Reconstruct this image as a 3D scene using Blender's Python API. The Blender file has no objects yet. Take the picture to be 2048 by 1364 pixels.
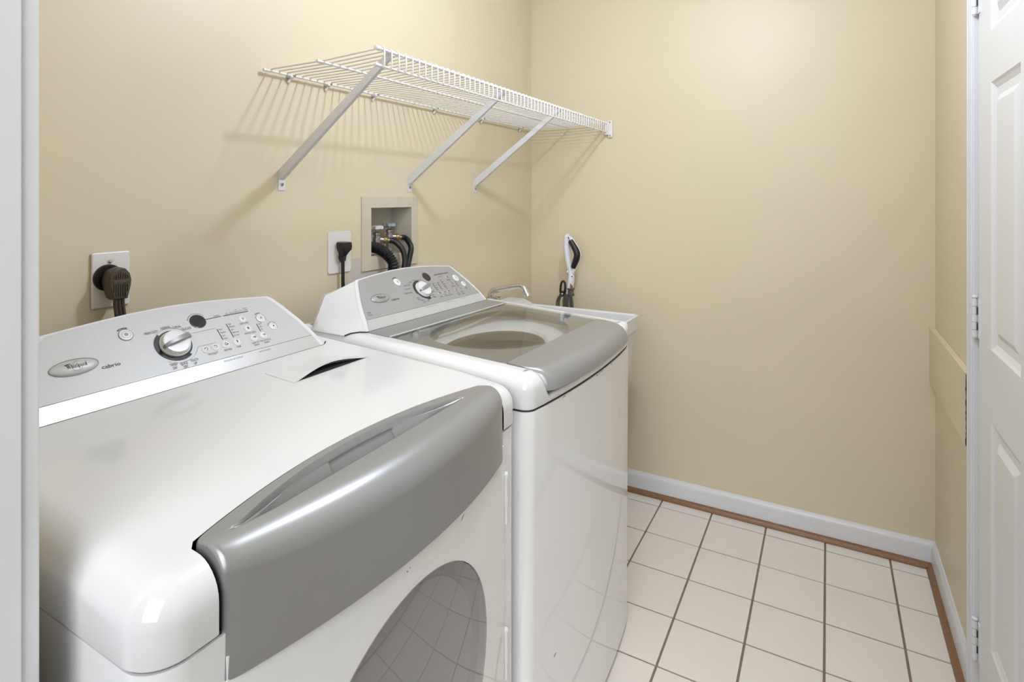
import bpy, bmesh, math, random
from mathutils import Vector, Matrix

random.seed(7)
PI = math.pi
scene = bpy.context.scene
COL = scene.collection

# ------------------------------------------------------------------ camera
CAM = Vector((-2.4302, -0.6311, 1.3257))
cam_d = bpy.data.cameras.new('camera')
cam = bpy.data.objects.new('camera', cam_d)
COL.objects.link(cam)
cam.location = CAM
cam.rotation_euler = (PI / 2, 0, math.radians(29.110426 - 90))
cam_d.sensor_width = 36.0
cam_d.lens = 1134.0 * 36.0 / 2048.0
cam_d.shift_y = (394.0 - 682.0) / 2048.0
cam_d.clip_start = 0.02
scene.camera = cam

# ------------------------------------------------------------------ world, lights, exposure
world = bpy.data.worlds.new('hallway_daylight')
scene.world = world
world.use_nodes = True
bg = world.node_tree.nodes['Background']
bg.inputs[0].default_value = (0.93, 0.96, 1.0, 1)
bg.inputs[1].default_value = 0.06

def lamp(name, kind, loc, energy, color=(1, 1, 1), rot=(0, 0, 0), **kw):
    d = bpy.data.lights.new(name, kind)
    d.energy = energy
    d.color = color
    for k, v in kw.items():
        setattr(d, k, v)
    o = bpy.data.objects.new(name, d)
    COL.objects.link(o)
    o.location = loc
    o.rotation_euler = rot
    return o

lamp('ceiling_lamp_light', 'POINT', (-1.12, -0.27, 2.27), 28.0, (0.80, 0.88, 1.06), shadow_soft_size=0.035)
lamp('hallway_fill_light', 'AREA', (-4.4, -1.15, 2.15), 106.0, (0.98, 1.0, 1.03), (0, math.radians(-62), math.radians(15)), shape='RECTANGLE', size=2.8, size_y=2.0)  # added soft fill from the unseen hallway, brightens fronts through the doorway; no actual fixture

scene.view_settings.view_transform = 'Standard'
scene.view_settings.look = 'None'
scene.view_settings.gamma = 1.0
scene.view_settings.use_curve_mapping = False
scene.view_settings.exposure = 0.06

# ------------------------------------------------------------------ materials
def lin(c):
    return tuple(((v / 255) / 12.92 if v <= 10.3 else ((v / 255 + 0.055) / 1.055) ** 2.4) for v in c)

def mat(name, rgb, rough=0.5, metal=0.0, coat=0.0, spec=0.5, noise=0.0, nscale=40.0, bump=0.0, bscale=200.0, stretch=None, coat_rough=0.05):
    m = bpy.data.materials.new(name)
    m.use_nodes = True
    nt = m.node_tree
    b = nt.nodes['Principled BSDF']
    col = lin(rgb) + (1,)
    b.inputs['Base Color'].default_value = col
    b.inputs['Roughness'].default_value = rough
    b.inputs['Metallic'].default_value = metal
    b.inputs['Coat Weight'].default_value = coat
    b.inputs['Coat Roughness'].default_value = coat_rough
    b.inputs['Specular IOR Level'].default_value = spec
    if noise or bump:
        tc = nt.nodes.new('ShaderNodeTexCoord')
        mp = nt.nodes.new('ShaderNodeMapping')
        nt.links.new(tc.outputs['Object'], mp.inputs['Vector'])
        if stretch:
            mp.inputs['Scale'].default_value = stretch
    if noise:
        n = nt.nodes.new('ShaderNodeTexNoise')
        n.inputs['Scale'].default_value = nscale
        n.inputs['Detail'].default_value = 4
        nt.links.new(mp.outputs['Vector'], n.inputs['Vector'])
        r = nt.nodes.new('ShaderNodeMapRange')
        r.inputs[1].default_value = 0.25
        r.inputs[2].default_value = 0.75
        r.inputs[3].default_value = 1 - noise
        r.inputs[4].default_value = 1 + noise
        nt.links.new(n.outputs['Fac'], r.inputs[0])
        mx = nt.nodes.new('ShaderNodeVectorMath')
        mx.operation = 'MULTIPLY'
        mx.inputs[0].default_value = col[:3]
        nt.links.new(r.outputs[0], mx.inputs[1])
        nt.links.new(mx.outputs[0], b.inputs['Base Color'])
    if bump:
        n2 = nt.nodes.new('ShaderNodeTexNoise')
        n2.inputs['Scale'].default_value = bscale
        n2.inputs['Detail'].default_value = 3
        nt.links.new(mp.outputs['Vector'], n2.inputs['Vector'])
        bp = nt.nodes.new('ShaderNodeBump')
        bp.inputs['Strength'].default_value = bump
        bp.inputs['Distance'].default_value = 0.002
        nt.links.new(n2.outputs['Fac'], bp.inputs['Height'])
        nt.links.new(bp.outputs['Normal'], b.inputs['Normal'])
    return m

def clear_mat(name, tint, ior=1.5, rough=0.0, boost=1.0):
    m = bpy.data.materials.new(name)
    m.use_nodes = True
    nt = m.node_tree
    nt.nodes.remove(nt.nodes['Principled BSDF'])
    out = nt.nodes['Material Output']
    t = nt.nodes.new('ShaderNodeBsdfTransparent')
    t.inputs[0].default_value = tint + (1,)
    g = nt.nodes.new('ShaderNodeBsdfGlossy')
    g.inputs['Roughness'].default_value = rough
    f0 = ((ior - 1) / (ior + 1)) ** 2 * boost
    lw = nt.nodes.new('ShaderNodeLayerWeight')      # Schlick, the same from both faces of the thin pane
    lw.inputs['Blend'].default_value = 0.5
    pw = nt.nodes.new('ShaderNodeMath')
    pw.operation = 'POWER'
    pw.inputs[1].default_value = 5.0
    nt.links.new(lw.outputs['Facing'], pw.inputs[0])
    mu = nt.nodes.new('ShaderNodeMath')
    mu.operation = 'MULTIPLY_ADD'
    mu.use_clamp = True
    mu.inputs[1].default_value = 1 - f0
    mu.inputs[2].default_value = f0
    nt.links.new(pw.outputs[0], mu.inputs[0])
    mx = nt.nodes.new('ShaderNodeMixShader')
    nt.links.new(mu.outputs[0], mx.inputs[0])
    nt.links.new(t.outputs[0], mx.inputs[1])
    nt.links.new(g.outputs[0], mx.inputs[2])
    nt.links.new(mx.outputs[0], out.inputs['Surface'])
    return m

def rough_var(m, lo, hi, scale):
    """patchy roughness: wiped-over gloss"""
    nt = m.node_tree
    b = nt.nodes['Principled BSDF']
    tc = nt.nodes.new('ShaderNodeTexCoord')
    n = nt.nodes.new('ShaderNodeTexNoise')
    n.inputs['Scale'].default_value = scale
    nt.links.new(tc.outputs['Object'], n.inputs['Vector'])
    r = nt.nodes.new('ShaderNodeMapRange')
    r.inputs[3].default_value = lo
    r.inputs[4].default_value = hi
    nt.links.new(n.outputs['Fac'], r.inputs[0])
    nt.links.new(r.outputs[0], b.inputs['Roughness'])

M = {}
M['wall'] = mat('beige_wall_paint', (215, 202, 173), 0.42, spec=0.35, noise=0.018, nscale=3.0, bump=0.05, bscale=260)
M['patch'] = mat('grey_primer_paint', (196, 189, 178), 0.6, noise=0.03, nscale=9)
M['ceiling'] = mat('ceiling_white', (238, 236, 230), 0.8)
M['trim'] = mat('white_trim_paint', (220, 220, 221), 0.32, noise=0.01, nscale=8)
M['door'] = mat('white_door_paint', (222, 221, 219), 0.35, noise=0.012, nscale=6)
M['wood'] = mat('stained_wood', (132, 95, 64), 0.4, noise=0.22, nscale=18, stretch=(3, 3, 30))
M['tile'] = mat('cream_ceramic_tile', (229, 222, 213), 0.16, spec=0.5, noise=0.02, nscale=7)
M['grout'] = mat('brown_grout', (132, 116, 96), 0.9, noise=0.18, nscale=26)
M['white'] = mat('white_enamel', (218, 218, 218), 0.09, spec=0.5, coat=0.2)
M['white_panel'] = mat('white_enamel_sheet', (229, 229, 229), 0.04, spec=0.8)
M['plastic'] = mat('white_plastic', (224, 223, 221), 0.3)
M['silver'] = mat('silver_paint', (152, 152, 151), 0.31, metal=0.35, noise=0.03, nscale=900, coat=0.0)
M['panel'] = mat('brushed_silver_panel', (190, 190, 188), 0.40, metal=0.12, spec=0.35, noise=0.02, nscale=300, stretch=(1, 0.03, 0.03))
M['panel_grey'] = mat('brushed_grey_panel', (166, 165, 164), 0.38, metal=0.25, spec=0.4, noise=0.03, nscale=300, stretch=(1, 0.03, 0.03))
M['bright'] = mat('satin_silver_strip', (205, 205, 204), 0.27, metal=0.35)
M['chrome'] = mat('chrome', (215, 213, 210), 0.12, metal=1.0)
M['dark'] = mat('dark_gap', (26, 26, 26), 0.7)
M['ink'] = mat('black_ink', (38, 37, 36), 0.6)
M['ink_grey'] = mat('grey_ink', (92, 90, 88), 0.6)
M['ink_pale'] = mat('pale_ink', (150, 148, 145), 0.6)
M['display'] = mat('smoked_display', (40, 40, 40), 0.12)
M['ring'] = mat('dark_knob_ring', (40, 40, 40), 0.15)
M['button'] = mat('pale_button', (226, 226, 226), 0.35)
M['black'] = mat('black_plastic', (20, 19, 18), 0.38)
M['rubber'] = mat('black_rubber', (16, 16, 16), 0.45)
M['brown'] = mat('brown_plug_rubber', (74, 65, 55), 0.45, noise=0.06, nscale=90)
M['brown_dark'] = mat('dark_brown_receptacle', (30, 26, 23), 0.4)
M['wire'] = mat('white_vinyl_wire', (226, 224, 220), 0.32)
M['bracket'] = mat('white_bracket_steel', (214, 213, 214), 0.35)
M['plate'] = mat('white_cover_plate', (224, 221, 217), 0.3)
M['box'] = mat('painted_box_beige', (202, 193, 172), 0.5, noise=0.05, nscale=20, bump=0.12, bscale=90)
M['boxin'] = mat('grey_box_interior', (192, 186, 172), 0.55, noise=0.08, nscale=16)
M['brass'] = mat('brass', (150, 126, 88), 0.4, metal=0.7)
M['steel'] = mat('old_valve_metal', (158, 154, 148), 0.32, metal=0.75, noise=0.25, nscale=60)
M['knob_red'] = mat('worn_white_red_handle', (216, 208, 204), 0.45, noise=0.1, nscale=120)
M['knob_blue'] = mat('worn_blue_handle', (150, 158, 166), 0.45, noise=0.2, nscale=120)
M['sink'] = mat('white_moulded_tub', (214, 214, 214), 0.4, noise=0.012, nscale=9)
M['mop'] = mat('white_mop_plastic', (216, 214, 218), 0.3)
M['liner'] = mat('grey_lid_liner', (178, 177, 174), 0.45)
M['tubring'] = mat('white_tub_ring', (232, 232, 230), 0.35)
M['basket'] = mat('stainless_basket', (170, 168, 158), 0.36, metal=0.4, noise=0.06, nscale=14)
M['impeller'] = mat('grey_impeller', (190, 189, 180), 0.4)
M['glass'] = clear_mat('lid_glass', (0.95, 0.96, 0.955), 1.52)
M['smoke'] = clear_mat('smoked_door_glass', (0.62, 0.62, 0.62), 1.55, boost=2.8)
M['doorwell'] = mat('door_well_grey', (205, 204, 202), 0.35)
M['drum'] = mat('drum_grey', (84, 83, 81), 0.4)
M['raw'] = mat('raw_fibreboard', (66, 48, 36), 0.95, noise=0.5, nscale=160, bump=0.8, bscale=300)
M['grey_cord'] = mat('grey_cord', (84, 80, 76), 0.5)
M['copper'] = mat('copper_prong', (170, 120, 92), 0.35, metal=0.7)
rough_var(M['tile'], 0.10, 0.24, 9)

# ------------------------------------------------------------------ helpers
def off(p):
    v = Vector((0, 0, 0))
    while p is not None:
        v += p.location
        p = p.parent
    return v

def finish(bm, smooth=True, angle=38):
    bmesh.ops.recalc_face_normals(bm, faces=bm.faces[:])
    a = math.radians(angle)
    for f in bm.faces:
        f.smooth = smooth
    for e in bm.edges:
        if len(e.link_faces) == 2 and e.calc_face_angle(0) > a:
            e.smooth = False

def even_normals(o):
    wn = o.modifiers.new('even_normals', 'WEIGHTED_NORMAL')
    wn.mode = 'FACE_AREA'
    wn.weight = 60
    wn.keep_sharp = True

def link_mesh(name, bm, mats, parent=None, world=True, loc=None, smooth=True, angle=38, recalc=True):
    """bm in world coordinates (world=True) or already in the parent's frame"""
    if recalc:
        finish(bm, smooth, angle)
    o_loc = Vector(loc) if loc is not None else Vector((0, 0, 0))
    shift = -o_loc
    if parent is not None and world:
        shift -= off(parent)
    if shift.length > 0:
        bmesh.ops.translate(bm, verts=bm.verts[:], vec=shift)
    me = bpy.data.meshes.new(name)
    bm.to_mesh(me)
    bm.free()
    for m in (mats if isinstance(mats, (list, tuple)) else [mats]):
        me.materials.append(m)
    o = bpy.data.objects.new(name, me)
    COL.objects.link(o)
    o.location = o_loc
    if parent is not None:
        o.parent = parent
    if smooth and recalc and len(me.polygons) < 4000:
        even_normals(o)
    return o

def thing(name, label, cat, loc, rot=(0, 0, 0), group=None):
    o = bpy.data.objects.new(name, None)
    o.empty_display_size = 0.05
    COL.objects.link(o)
    o.location = loc
    o.rotation_euler = rot
    o['label'] = label
    o['category'] = cat
    if group:
        o['group'] = group
    return o

def structure(name, bm, m, label=None, parent=None, **kw):
    o = link_mesh(name, bm, m, parent, **kw)
    if parent is None:
        o['kind'] = 'structure'
        if label:
            o['label'] = label
    return o

def box(bm, x0, x1, y0, y1, z0, z1, bevel=0.0, segs=2, mi=0):
    x0, x1 = sorted((x0, x1)); y0, y1 = sorted((y0, y1)); z0, z1 = sorted((z0, z1))
    r = bmesh.ops.create_cube(bm, size=1.0)
    vs = r['verts']
    for v in vs:
        v.co = Vector(((v.co.x + 0.5) * (x1 - x0) + x0, (v.co.y + 0.5) * (y1 - y0) + y0, (v.co.z + 0.5) * (z1 - z0) + z0))
    fs = list({f for v in vs for f in v.link_faces})
    for f in fs:
        f.material_index = mi
    if bevel:
        es = list({e for v in vs for e in v.link_edges})
        q = bmesh.ops.bevel(bm, geom=es, offset=bevel, segments=segs, profile=0.5, affect='EDGES')
        for f in q['faces']:
            f.material_index = mi
    return vs

def B(*a, **k):
    bm = bmesh.new()
    box(bm, *a, **k)
    return bm

def frames(pts):
    n = len(pts)
    T = []
    for i in range(n):
        a = pts[max(i - 1, 0)]
        b = pts[min(i + 1, n - 1)]
        T.append((b - a).normalized())
    up = Vector((0, 0, 1)) if abs(T[0].z) < 0.9 else Vector((0, 1, 0))
    N = (up - T[0] * up.dot(T[0])).normalized()
    out = []
    for t in T:
        N = (N - t * N.dot(t))
        N = N.normalized() if N.length > 1e-6 else t.orthogonal().normalized()
        out.append((t, N, t.cross(N)))
    return out

def tube(bm, pts, r, n=10, cap=True, mi=0, flat=None, normal=None):
    """tube through pts; r number or list; flat = (a, b) scales for the two section axes"""
    pts = [Vector(p) for p in pts]
    F = frames(pts)
    rings = []
    for i, p in enumerate(pts):
        ri = r[i] if isinstance(r, (list, tuple)) else r
        t, N, Bn = F[i]
        if normal is not None:
            N = Vector(normal)
            N = (N - t * N.dot(t)).normalized()
            Bn = t.cross(N)
        fa, fb = flat if flat else (1, 1)
        rings.append([bm.verts.new(p + N * (math.cos(2 * PI * k / n) * ri * fa) + Bn * (math.sin(2 * PI * k / n) * ri * fb)) for k in range(n)])
    for a, b in zip(rings, rings[1:]):
        for k in range(n):
            f = bm.faces.new((a[k], a[(k + 1) % n], b[(k + 1) % n], b[k]))
            f.material_index = mi
    if cap:
        for ring in (rings[0][::-1], rings[-1]):
            f = bm.faces.new(ring)
            f.material_index = mi
    return rings

def spline(pts, n=8):
    """Catmull-Rom through pts"""
    P = [Vector(p) for p in pts]
    P = [2 * P[0] - P[1]] + P + [2 * P[-1] - P[-2]]
    out = []
    for i in range(1, len(P) - 2):
        for k in range(n):
            t = k / n
            a, b, c, d = P[i - 1], P[i], P[i + 1], P[i + 2]
            out.append(0.5 * ((2 * b) + (c - a) * t + (2 * a - 5 * b + 4 * c - d) * t * t + (3 * b - a - 3 * c + d) * t ** 3))
    out.append(P[-2])
    return out

def lathe(bm, prof, origin, axis='z', n=24, mi=0, cap=True, frame=None):
    """prof: list of (radius, height) along axis; frame = (X, Y, Z) vectors overrides axis"""
    o = Vector(origin)
    if frame:
        X, Y, Z = [Vector(v) for v in frame]
    else:
        X, Y, Z = {'z': (Vector((1, 0, 0)), Vector((0, 1, 0)), Vector((0, 0, 1))),
                   'y': (Vector((1, 0, 0)), Vector((0, 0, 1)), Vector((0, -1, 0))),
                   'x': (Vector((0, 1, 0)), Vector((0, 0, 1)), Vector((1, 0, 0)))}[axis]
    rings = []
    for r, h in prof:
        if r < 1e-6:
            rings.append([bm.verts.new(o + Z * h)])
        else:
            rings.append([bm.verts.new(o + X * (r * math.cos(2 * PI * k / n)) + Y * (r * math.sin(2 * PI * k / n)) + Z * h) for k in range(n)])
    for a, b in zip(rings, rings[1:]):
        for k in range(n):
            k2 = (k + 1) % n
            if len(a) == 1 and len(b) == 1:
                continue
            if len(a) == 1:
                f = bm.faces.new((a[0], b[k2], b[k]))
            elif len(b) == 1:
                f = bm.faces.new((a[k], a[k2], b[0]))
            else:
                f = bm.faces.new((a[k], a[k2], b[k2], b[k]))
            f.material_index = mi
    if cap:
        for ring, rev in ((rings[0], True), (rings[-1], False)):
            if len(ring) > 2:
                f = bm.faces.new(ring[::-1] if rev else ring)
                f.material_index = mi
    return rings

def prism(bm, outline, axis, a, b, mi=0):
    """extrude a 2-D outline between a and b along axis ('x','y','z')"""
    def P(p, h):
        return {'x': (h, p[0], p[1]), 'y': (p[0], h, p[1]), 'z': (p[0], p[1], h)}[axis]
    A = [bm.verts.new(P(p, a)) for p in outline]
    C = [bm.verts.new(P(p, b)) for p in outline]
    n = len(A)
    fs = [bm.faces.new(A[::-1]), bm.faces.new(C)]
    for i in range(n):
        fs.append(bm.faces.new((A[i], A[(i + 1) % n], C[(i + 1) % n], C[i])))
    for f in fs:
        f.material_index = mi

def smoothstep(a, b, x):
    t = max(0.0, min(1.0, (x - a) / (b - a)))
    return t * t * (3 - 2 * t)

def round_rect(x0, x1, y0, y1, r, n=6):
    out = []
    for cx, cy, a0 in ((x1 - r, y0 + r, -90), (x1 - r, y1 - r, 0), (x0 + r, y1 - r, 90), (x0 + r, y0 + r, 180)):
        for k in range(n + 1):
            a = math.radians(a0 + 90 * k / n)
            out.append((cx + r * math.cos(a), cy + r * math.sin(a)))
    return out

def resample(poly, step):
    """closed polyline resampled, corners kept"""
    out = []
    n = len(poly)
    for i in range(n):
        a = Vector(poly[i]); b = Vector(poly[(i + 1) % n])
        k = max(1, int(math.ceil((b - a).length / step)))
        for j in range(k):
            p = a.lerp(b, j / k)
            out.append((p.x, p.y))
    return out

def inset_normals(poly):
    n = len(poly)
    N = []
    for i in range(n):
        a = Vector(poly[i - 1]); b = Vector(poly[i]); c = Vector(poly[(i + 1) % n])
        d1 = (b - a).normalized(); d2 = (c - b).normalized()
        n1 = Vector((-d1.y, d1.x)); n2 = Vector((-d2.y, d2.x))   # inward for CCW
        m = (n1 + n2)
        m = m.normalized() if m.length > 1e-6 else n1
        N.append(m / max(0.5, m.dot(n1)))
    return N

# ------------------------------------------------------------------ room shell
XB, YA, YC, XD = 0.082, 0.658, -0.968, -2.176      # far wall, shelf wall, door wall, doorway wall
ZC = 2.44
# floor slab (grout bed) with every tile a part
bm = bmesh.new()
box(bm, -2.29, XB + 0.1, YC - 0.1, YA + 0.1, -0.10, -0.0035)
floor = structure('floor', bm, M['grout'], 'cream tiled floor with brown grout lines')
T = 0.2075
G = 0.0031
def tile_mesh(w, d, name):
    bm = bmesh.new()
    box(bm, 0, w, 0, d, -0.008, 0.0, bevel=0.0016, segs=2)
    finish(bm)
    me = bpy.data.meshes.new(name)
    bm.to_mesh(me)
    bm.free()
    me.materials.append(M['tile'])
    return me
cache = {}
xs = []
i = -1
x_hi = XB
edges_x = [XB] + [-T * k for k in range(0, 18)]
edges_y = []
k = -5
while -T * 4 - T < YC:
    break
ys = [YC] + [-T * j for j in range(4, -4, -1)] + [YA]
for a in range(len(edges_x) - 1):
    xa, xb = edges_x[a + 1], edges_x[a]
    if xa < -2.28:
        break
    for b in range(len(ys) - 1):
        ya, yb = ys[b], ys[b + 1]
        w, d = xb - xa - 2 * G, yb - ya - 2 * G
        if w < 0.01 or d < 0.01:
            continue
        key = (round(w, 4), round(d, 4))
        if key not in cache:
            cache[key] = tile_mesh(w, d, 'tile')
        o = bpy.data.objects.new('tile', cache[key])
        COL.objects.link(o)
        o.parent = floor
        o.location = (xa + G, ya + G, random.uniform(-0.0003, 0.0003))
        even_normals(o)

# shelf wall with the hole for the valve box
HX0, HX1, HZ0, HZ1 = -1.066, -0.842, 1.120, 1.300
bm = bmesh.new()
for x0, x1, z0, z1 in ((XD - 0.115, HX0, 0, ZC), (HX1, XB + 0.1, 0, ZC), (HX0, HX1, 0, HZ0), (HX0, HX1, HZ1, ZC)):
    box(bm, x0, x1, YA, YA + 0.13, z0, z1)
wall_back = structure('wall_back', bm, M['wall'], 'beige painted wall behind the washer, dryer and wire shelf')
# unpainted rectangle under the outlet and the valve box
link_mesh('unpainted_patch', B(-1.158, -0.83, YA - 0.0006, YA + 0.004, 0.90, 1.134), M['patch'], wall_back)
structure('wall_far', B(XB, XB + 0.1, YC - 0.1, YA + 0.13, 0, ZC), M['wall'], 'bare beige wall at the far end of the room')

# door wall: solid up to the casing, opening for the door, solid beyond
DX1, DX0, DZ = -0.622, -1.392, 2.045
bm = bmesh.new()
box(bm, DX1, XB + 0.1, YC - 0.1, YC, 0, ZC)
box(bm, XD - 0.115, DX0, YC - 0.1, YC, 0, ZC)
box(bm, DX0, DX1, YC - 0.1, YC, DZ, ZC)
structure('wall_right', bm, M['wall'], 'beige wall with the white panelled door')
# doorway wall (beside the camera)
JY0, JY1 = 0.038, -0.86
bm = bmesh.new()
box(bm, XD - 0.115, XD, JY0 + 0.018, YA + 0.13, 0, ZC)
box(bm, XD - 0.115, XD, YC - 0.1, JY1 - 0.018, 0, ZC)
box(bm, XD - 0.115, XD, JY1 - 0.018, JY0 + 0.018, 2.07, ZC)
structure('wall_near', bm, M['wall'], 'wall with the open doorway beside the camera')
structure('ceiling', B(XD - 0.2, XB + 0.1, YC - 0.1, YA + 0.13, ZC, ZC + 0.08), M['ceiling'], 'white ceiling')

# white doorway lining at the left edge of the photo
bm = bmesh.new()
box(bm, XD - 0.130, XD - 0.010, JY0, JY0 + 0.018, 0, 2.052, bevel=0.0015)
box(bm, XD - 0.130, XD - 0.010, JY1 - 0.018, JY1, 0, 2.052, bevel=0.0015)
box(bm, XD - 0.130, XD - 0.010, JY1 - 0.018, JY0 + 0.018, 2.052, 2.07, bevel=0.0015)
jamb = structure('trim_1', bm, M['trim'], 'white doorway lining at the left edge')
bm = bmesh.new()
box(bm, XD - 0.014, XD + 0.006, JY0 + 0.0035, JY0 + 0.060, 0, 2.07, bevel=0.003)
structure('casing', bm, M['trim'], None, jamb)

# baseboards with a moulded cap
def baseboard(name, axis, wall, a, b, sign, label):
    prof = [(0, 0.0), (0.013, 0.0), (0.013, 0.068), (0.0105, 0.0735), (0.0105, 0.077), (0.007, 0.083), (0.005, 0.0915), (0, 0.0915)]
    bm = bmesh.new()
    pr = [(wall + sign * d, z) for d, z in prof]
    if axis == 'y':   # runs along y, profile in x-z
        A = [bm.verts.new((p[0], a, p[1])) for p in pr]
        C = [bm.verts.new((p[0], b, p[1])) for p in pr]
    else:
        A = [bm.verts.new((a, p[0], p[1])) for p in pr]
        C = [bm.verts.new((b, p[0], p[1])) for p in pr]
    n = len(A)
    for i in range(n):
        bm.faces.new((A[i], A[(i + 1) % n], C[(i + 1) % n], C[i]))
    bm.faces.new(A); bm.faces.new(C[::-1])
    return structure(name, bm, M['trim'], label, angle=25)
def quarter(name, axis, wall, a, b, sign, label):
    bm = bmesh.new()
    R = 0.018
    pr = [(0, 0)] + [(R * math.cos(t * PI / 12), R * math.sin(t * PI / 12)) for t in range(0, 7)]
    pr = [(wall + sign * d, z + 0.0005) for d, z in pr]
    if axis == 'y':
        A = [bm.verts.new((p[0], a, p[1])) for p in pr]; C = [bm.verts.new((p[0], b, p[1])) for p in pr]
    else:
        A = [bm.verts.new((a, p[0], p[1])) for p in pr]; C = [bm.verts.new((b, p[0], p[1])) for p in pr]
    n = len(A)
    for i in range(n):
        bm.faces.new((A[i], A[(i + 1) % n], C[(i + 1) % n], C[i]))
    bm.faces.new(A); bm.faces.new(C[::-1])
    return structure(name, bm, M['wood'], label)
baseboard('baseboard_far', 'y', XB, YC, YA, -1, 'white moulded baseboard along the far wall')
baseboard('baseboard_right', 'x', YC, DX1 + 0.07, XB - 0.013, 1, 'white moulded baseboard along the wall with the door')
quarter('trim_2', 'y', XB - 0.013, YC + 0.013, YA, -1, 'brown stained quarter round moulding along the far wall')
quarter('trim_3', 'x', YC + 0.013, DX1 + 0.07, XB - 0.031, 1, 'brown stained quarter round moulding beside the door')

# door, casing and hinges in the right wall
bm = bmesh.new()
def casing_piece(bm, x0, x1, z0, z1):
    box(bm, x0, x1, YC, YC + 0.018, z0, z1, bevel=0.004)
casing_piece(bm, -0.614, -0.553, 0, 2.11)
for c0, c1 in ((-0.565, -0.558), (-0.592, -0.583), (-0.608, -0.600)):
    box(bm, c0, c1, YC + 0.016, YC + 0.0202, 0, 2.105, bevel=0.0018)
casing_piece(bm, -1.46, -1.40, 0, 2.11)
casing_piece(bm, -1.40, -0.614, 2.05, 2.11)
box(bm, -0.622, -0.612, YC - 0.09, YC + 0.004, 0, 2.05)
box(bm, -1.402, -1.392, YC - 0.09, YC + 0.004, 0, 2.05)
structure('trim_4', bm, M['trim'], 'white door casing and jamb in the right wall')

DF = -0.961        # door face
def panel_door():
    bm = bmesh.new()
    X = [-0.627, -0.745, -0.977, -1.037, -1.269, -1.387]
    Z = [0.012, 0.273, 0.805, 0.972, 1.591, 1.71, 1.93, 2.04]
    for i in range(5):
        for j in range(7):
            x0, x1, z0, z1 = X[i], X[i + 1], Z[j], Z[j + 1]
            if i in (1, 3) and j in (1, 3, 5):
                steps = [(0, 0), (0.006, -0.004), (0.016, -0.0085), (0.034, -0.0085), (0.050, -0.001)]
                rings = []
                for ins, dep in steps:
                    rings.append([bm.verts.new((x, DF + dep, z)) for x, z in ((x0 - ins, z0 + ins), (x1 + ins, z0 + ins), (x1 + ins, z1 - ins), (x0 - ins, z1 - ins))])
                for a, b in zip(rings, rings[1:]):
                    for k in range(4):
                        bm.faces.new((a[k], a[(k + 1) % 4], b[(k + 1) % 4], b[k]))
                bm.faces.new(rings[-1])
            else:
                bm.faces.new([bm.verts.new((x, DF, z)) for x, z in ((x0, z0), (x1, z0), (x1, z1), (x0, z1))])
    bmesh.ops.remove_doubles(bm, verts=bm.verts[:], dist=1e-5)
    x0, x1, z0, z1 = X[0], X[-1], Z[0], Z[-1]
    for q in (((x0, z0), (x0, z1)), ((x0, z1), (x1, z1)), ((x1, z1), (x1, z0)), ((x1, z0), (x0, z0))):
        (a, c), (b, d) = q
        bm.faces.new([bm.verts.new(v) for v in ((a, DF, c), (b, DF, d), (b, DF - 0.034, d), (a, DF - 0.034, c))])
    bm.faces.new([bm.verts.new((x, DF - 0.034, z)) for x, z in ((x0, z0), (x1, z0), (x1, z1), (x0, z1))])
    bmesh.ops.remove_doubles(bm, verts=bm.verts[:], dist=1e-5)
    return bm
door = structure('door_1', panel_door(), M['door'], 'white six panel door with painted hinges', angle=8)
def hinge(zc):
    bm = bmesh.new()
    hx, hy = -0.6205, DF + 0.0075
    L = 0.098
    for k in range(5):
        z0 = zc - L / 2 + k * L / 5
        lathe(bm, [(0.0056, 0.0006), (0.0062, 0.0014), (0.0062, L / 5 - 0.0014), (0.0056, L / 5 - 0.0006)], (hx, hy, z0), n=14)
    lathe(bm, [(0.0, -L / 2 - 0.004), (0.004, -L / 2 - 0.002), (0.004, L / 2 + 0.002), (0.0068, L / 2 + 0.003), (0.0068, L / 2 + 0.0055), (0.004, L / 2 + 0.0075), (0.0, L / 2 + 0.008)], (hx, hy, zc), n=14)
    box(bm, hx - 0.022, hx - 0.003, DF - 0.0005, DF + 0.0022, zc - L / 2, zc + L / 2, bevel=0.0006)
    box(bm, hx + 0.002, hx + 0.0075, DF - 0.002, DF + 0.006, zc - L / 2, zc + L / 2, bevel=0.0006)
    h = link_mesh('hinge', bm, M['trim'], door)
    bm = bmesh.new()
    for k in (1, 3):
        z0 = zc - L / 2 + k * L / 5
        box(bm, hx - 0.0072, hx - 0.0062, DF + 0.0023, DF + 0.0046, z0 + 0.001, z0 + L / 5 - 0.001)
    link_mesh('hinge_gap', bm, M['dark'], h)
for zc in (1.832, 1.022, 0.214):
    hinge(zc)

# ledger board fixed to the right wall
bd = thing('ledger_board', 'beige painted board fixed flat across the wall between corner and door', 'board', (-0.235, YC, 0.66))
link_mesh('board', B(-0.5220, XB - 0.0005, YC + 0.0005, YC + 0.0175, 0.660, 0.858, bevel=0.0012), M['wall'], bd)
bm = bmesh.new()
vs = []
n = 24
for k in range(n + 1):
    z = 0.664 + 0.19 * k / n
    vs.append([bm.verts.new((-0.5222 - random.uniform(0.0003, 0.0022), YC + y + random.uniform(-0.001, 0.001), z)) for y in (0.002, 0.009, 0.016)])
for a, b in zip(vs, vs[1:]):
    for j in range(2):
        bm.faces.new((a[j], a[j + 1], b[j + 1], b[j]))
link_mesh('rough_end', bm, M['raw'], bd, smooth=False)['label'] = 'dark ragged cut end of the board'

# ------------------------------------------------------------------ lettering
class Plane2D:
    """a print surface: P(u, v) = o + U*u + V*v, n outwards"""
    def __init__(self, o, U, V):
        self.o = Vector(o); self.U = Vector(U).normalized(); self.V = Vector(V).normalized()
        self.n = self.U.cross(self.V).normalized()
    def P(self, u, v, h=0.0):
        return self.o + self.U * u + self.V * v + self.n * h

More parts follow.
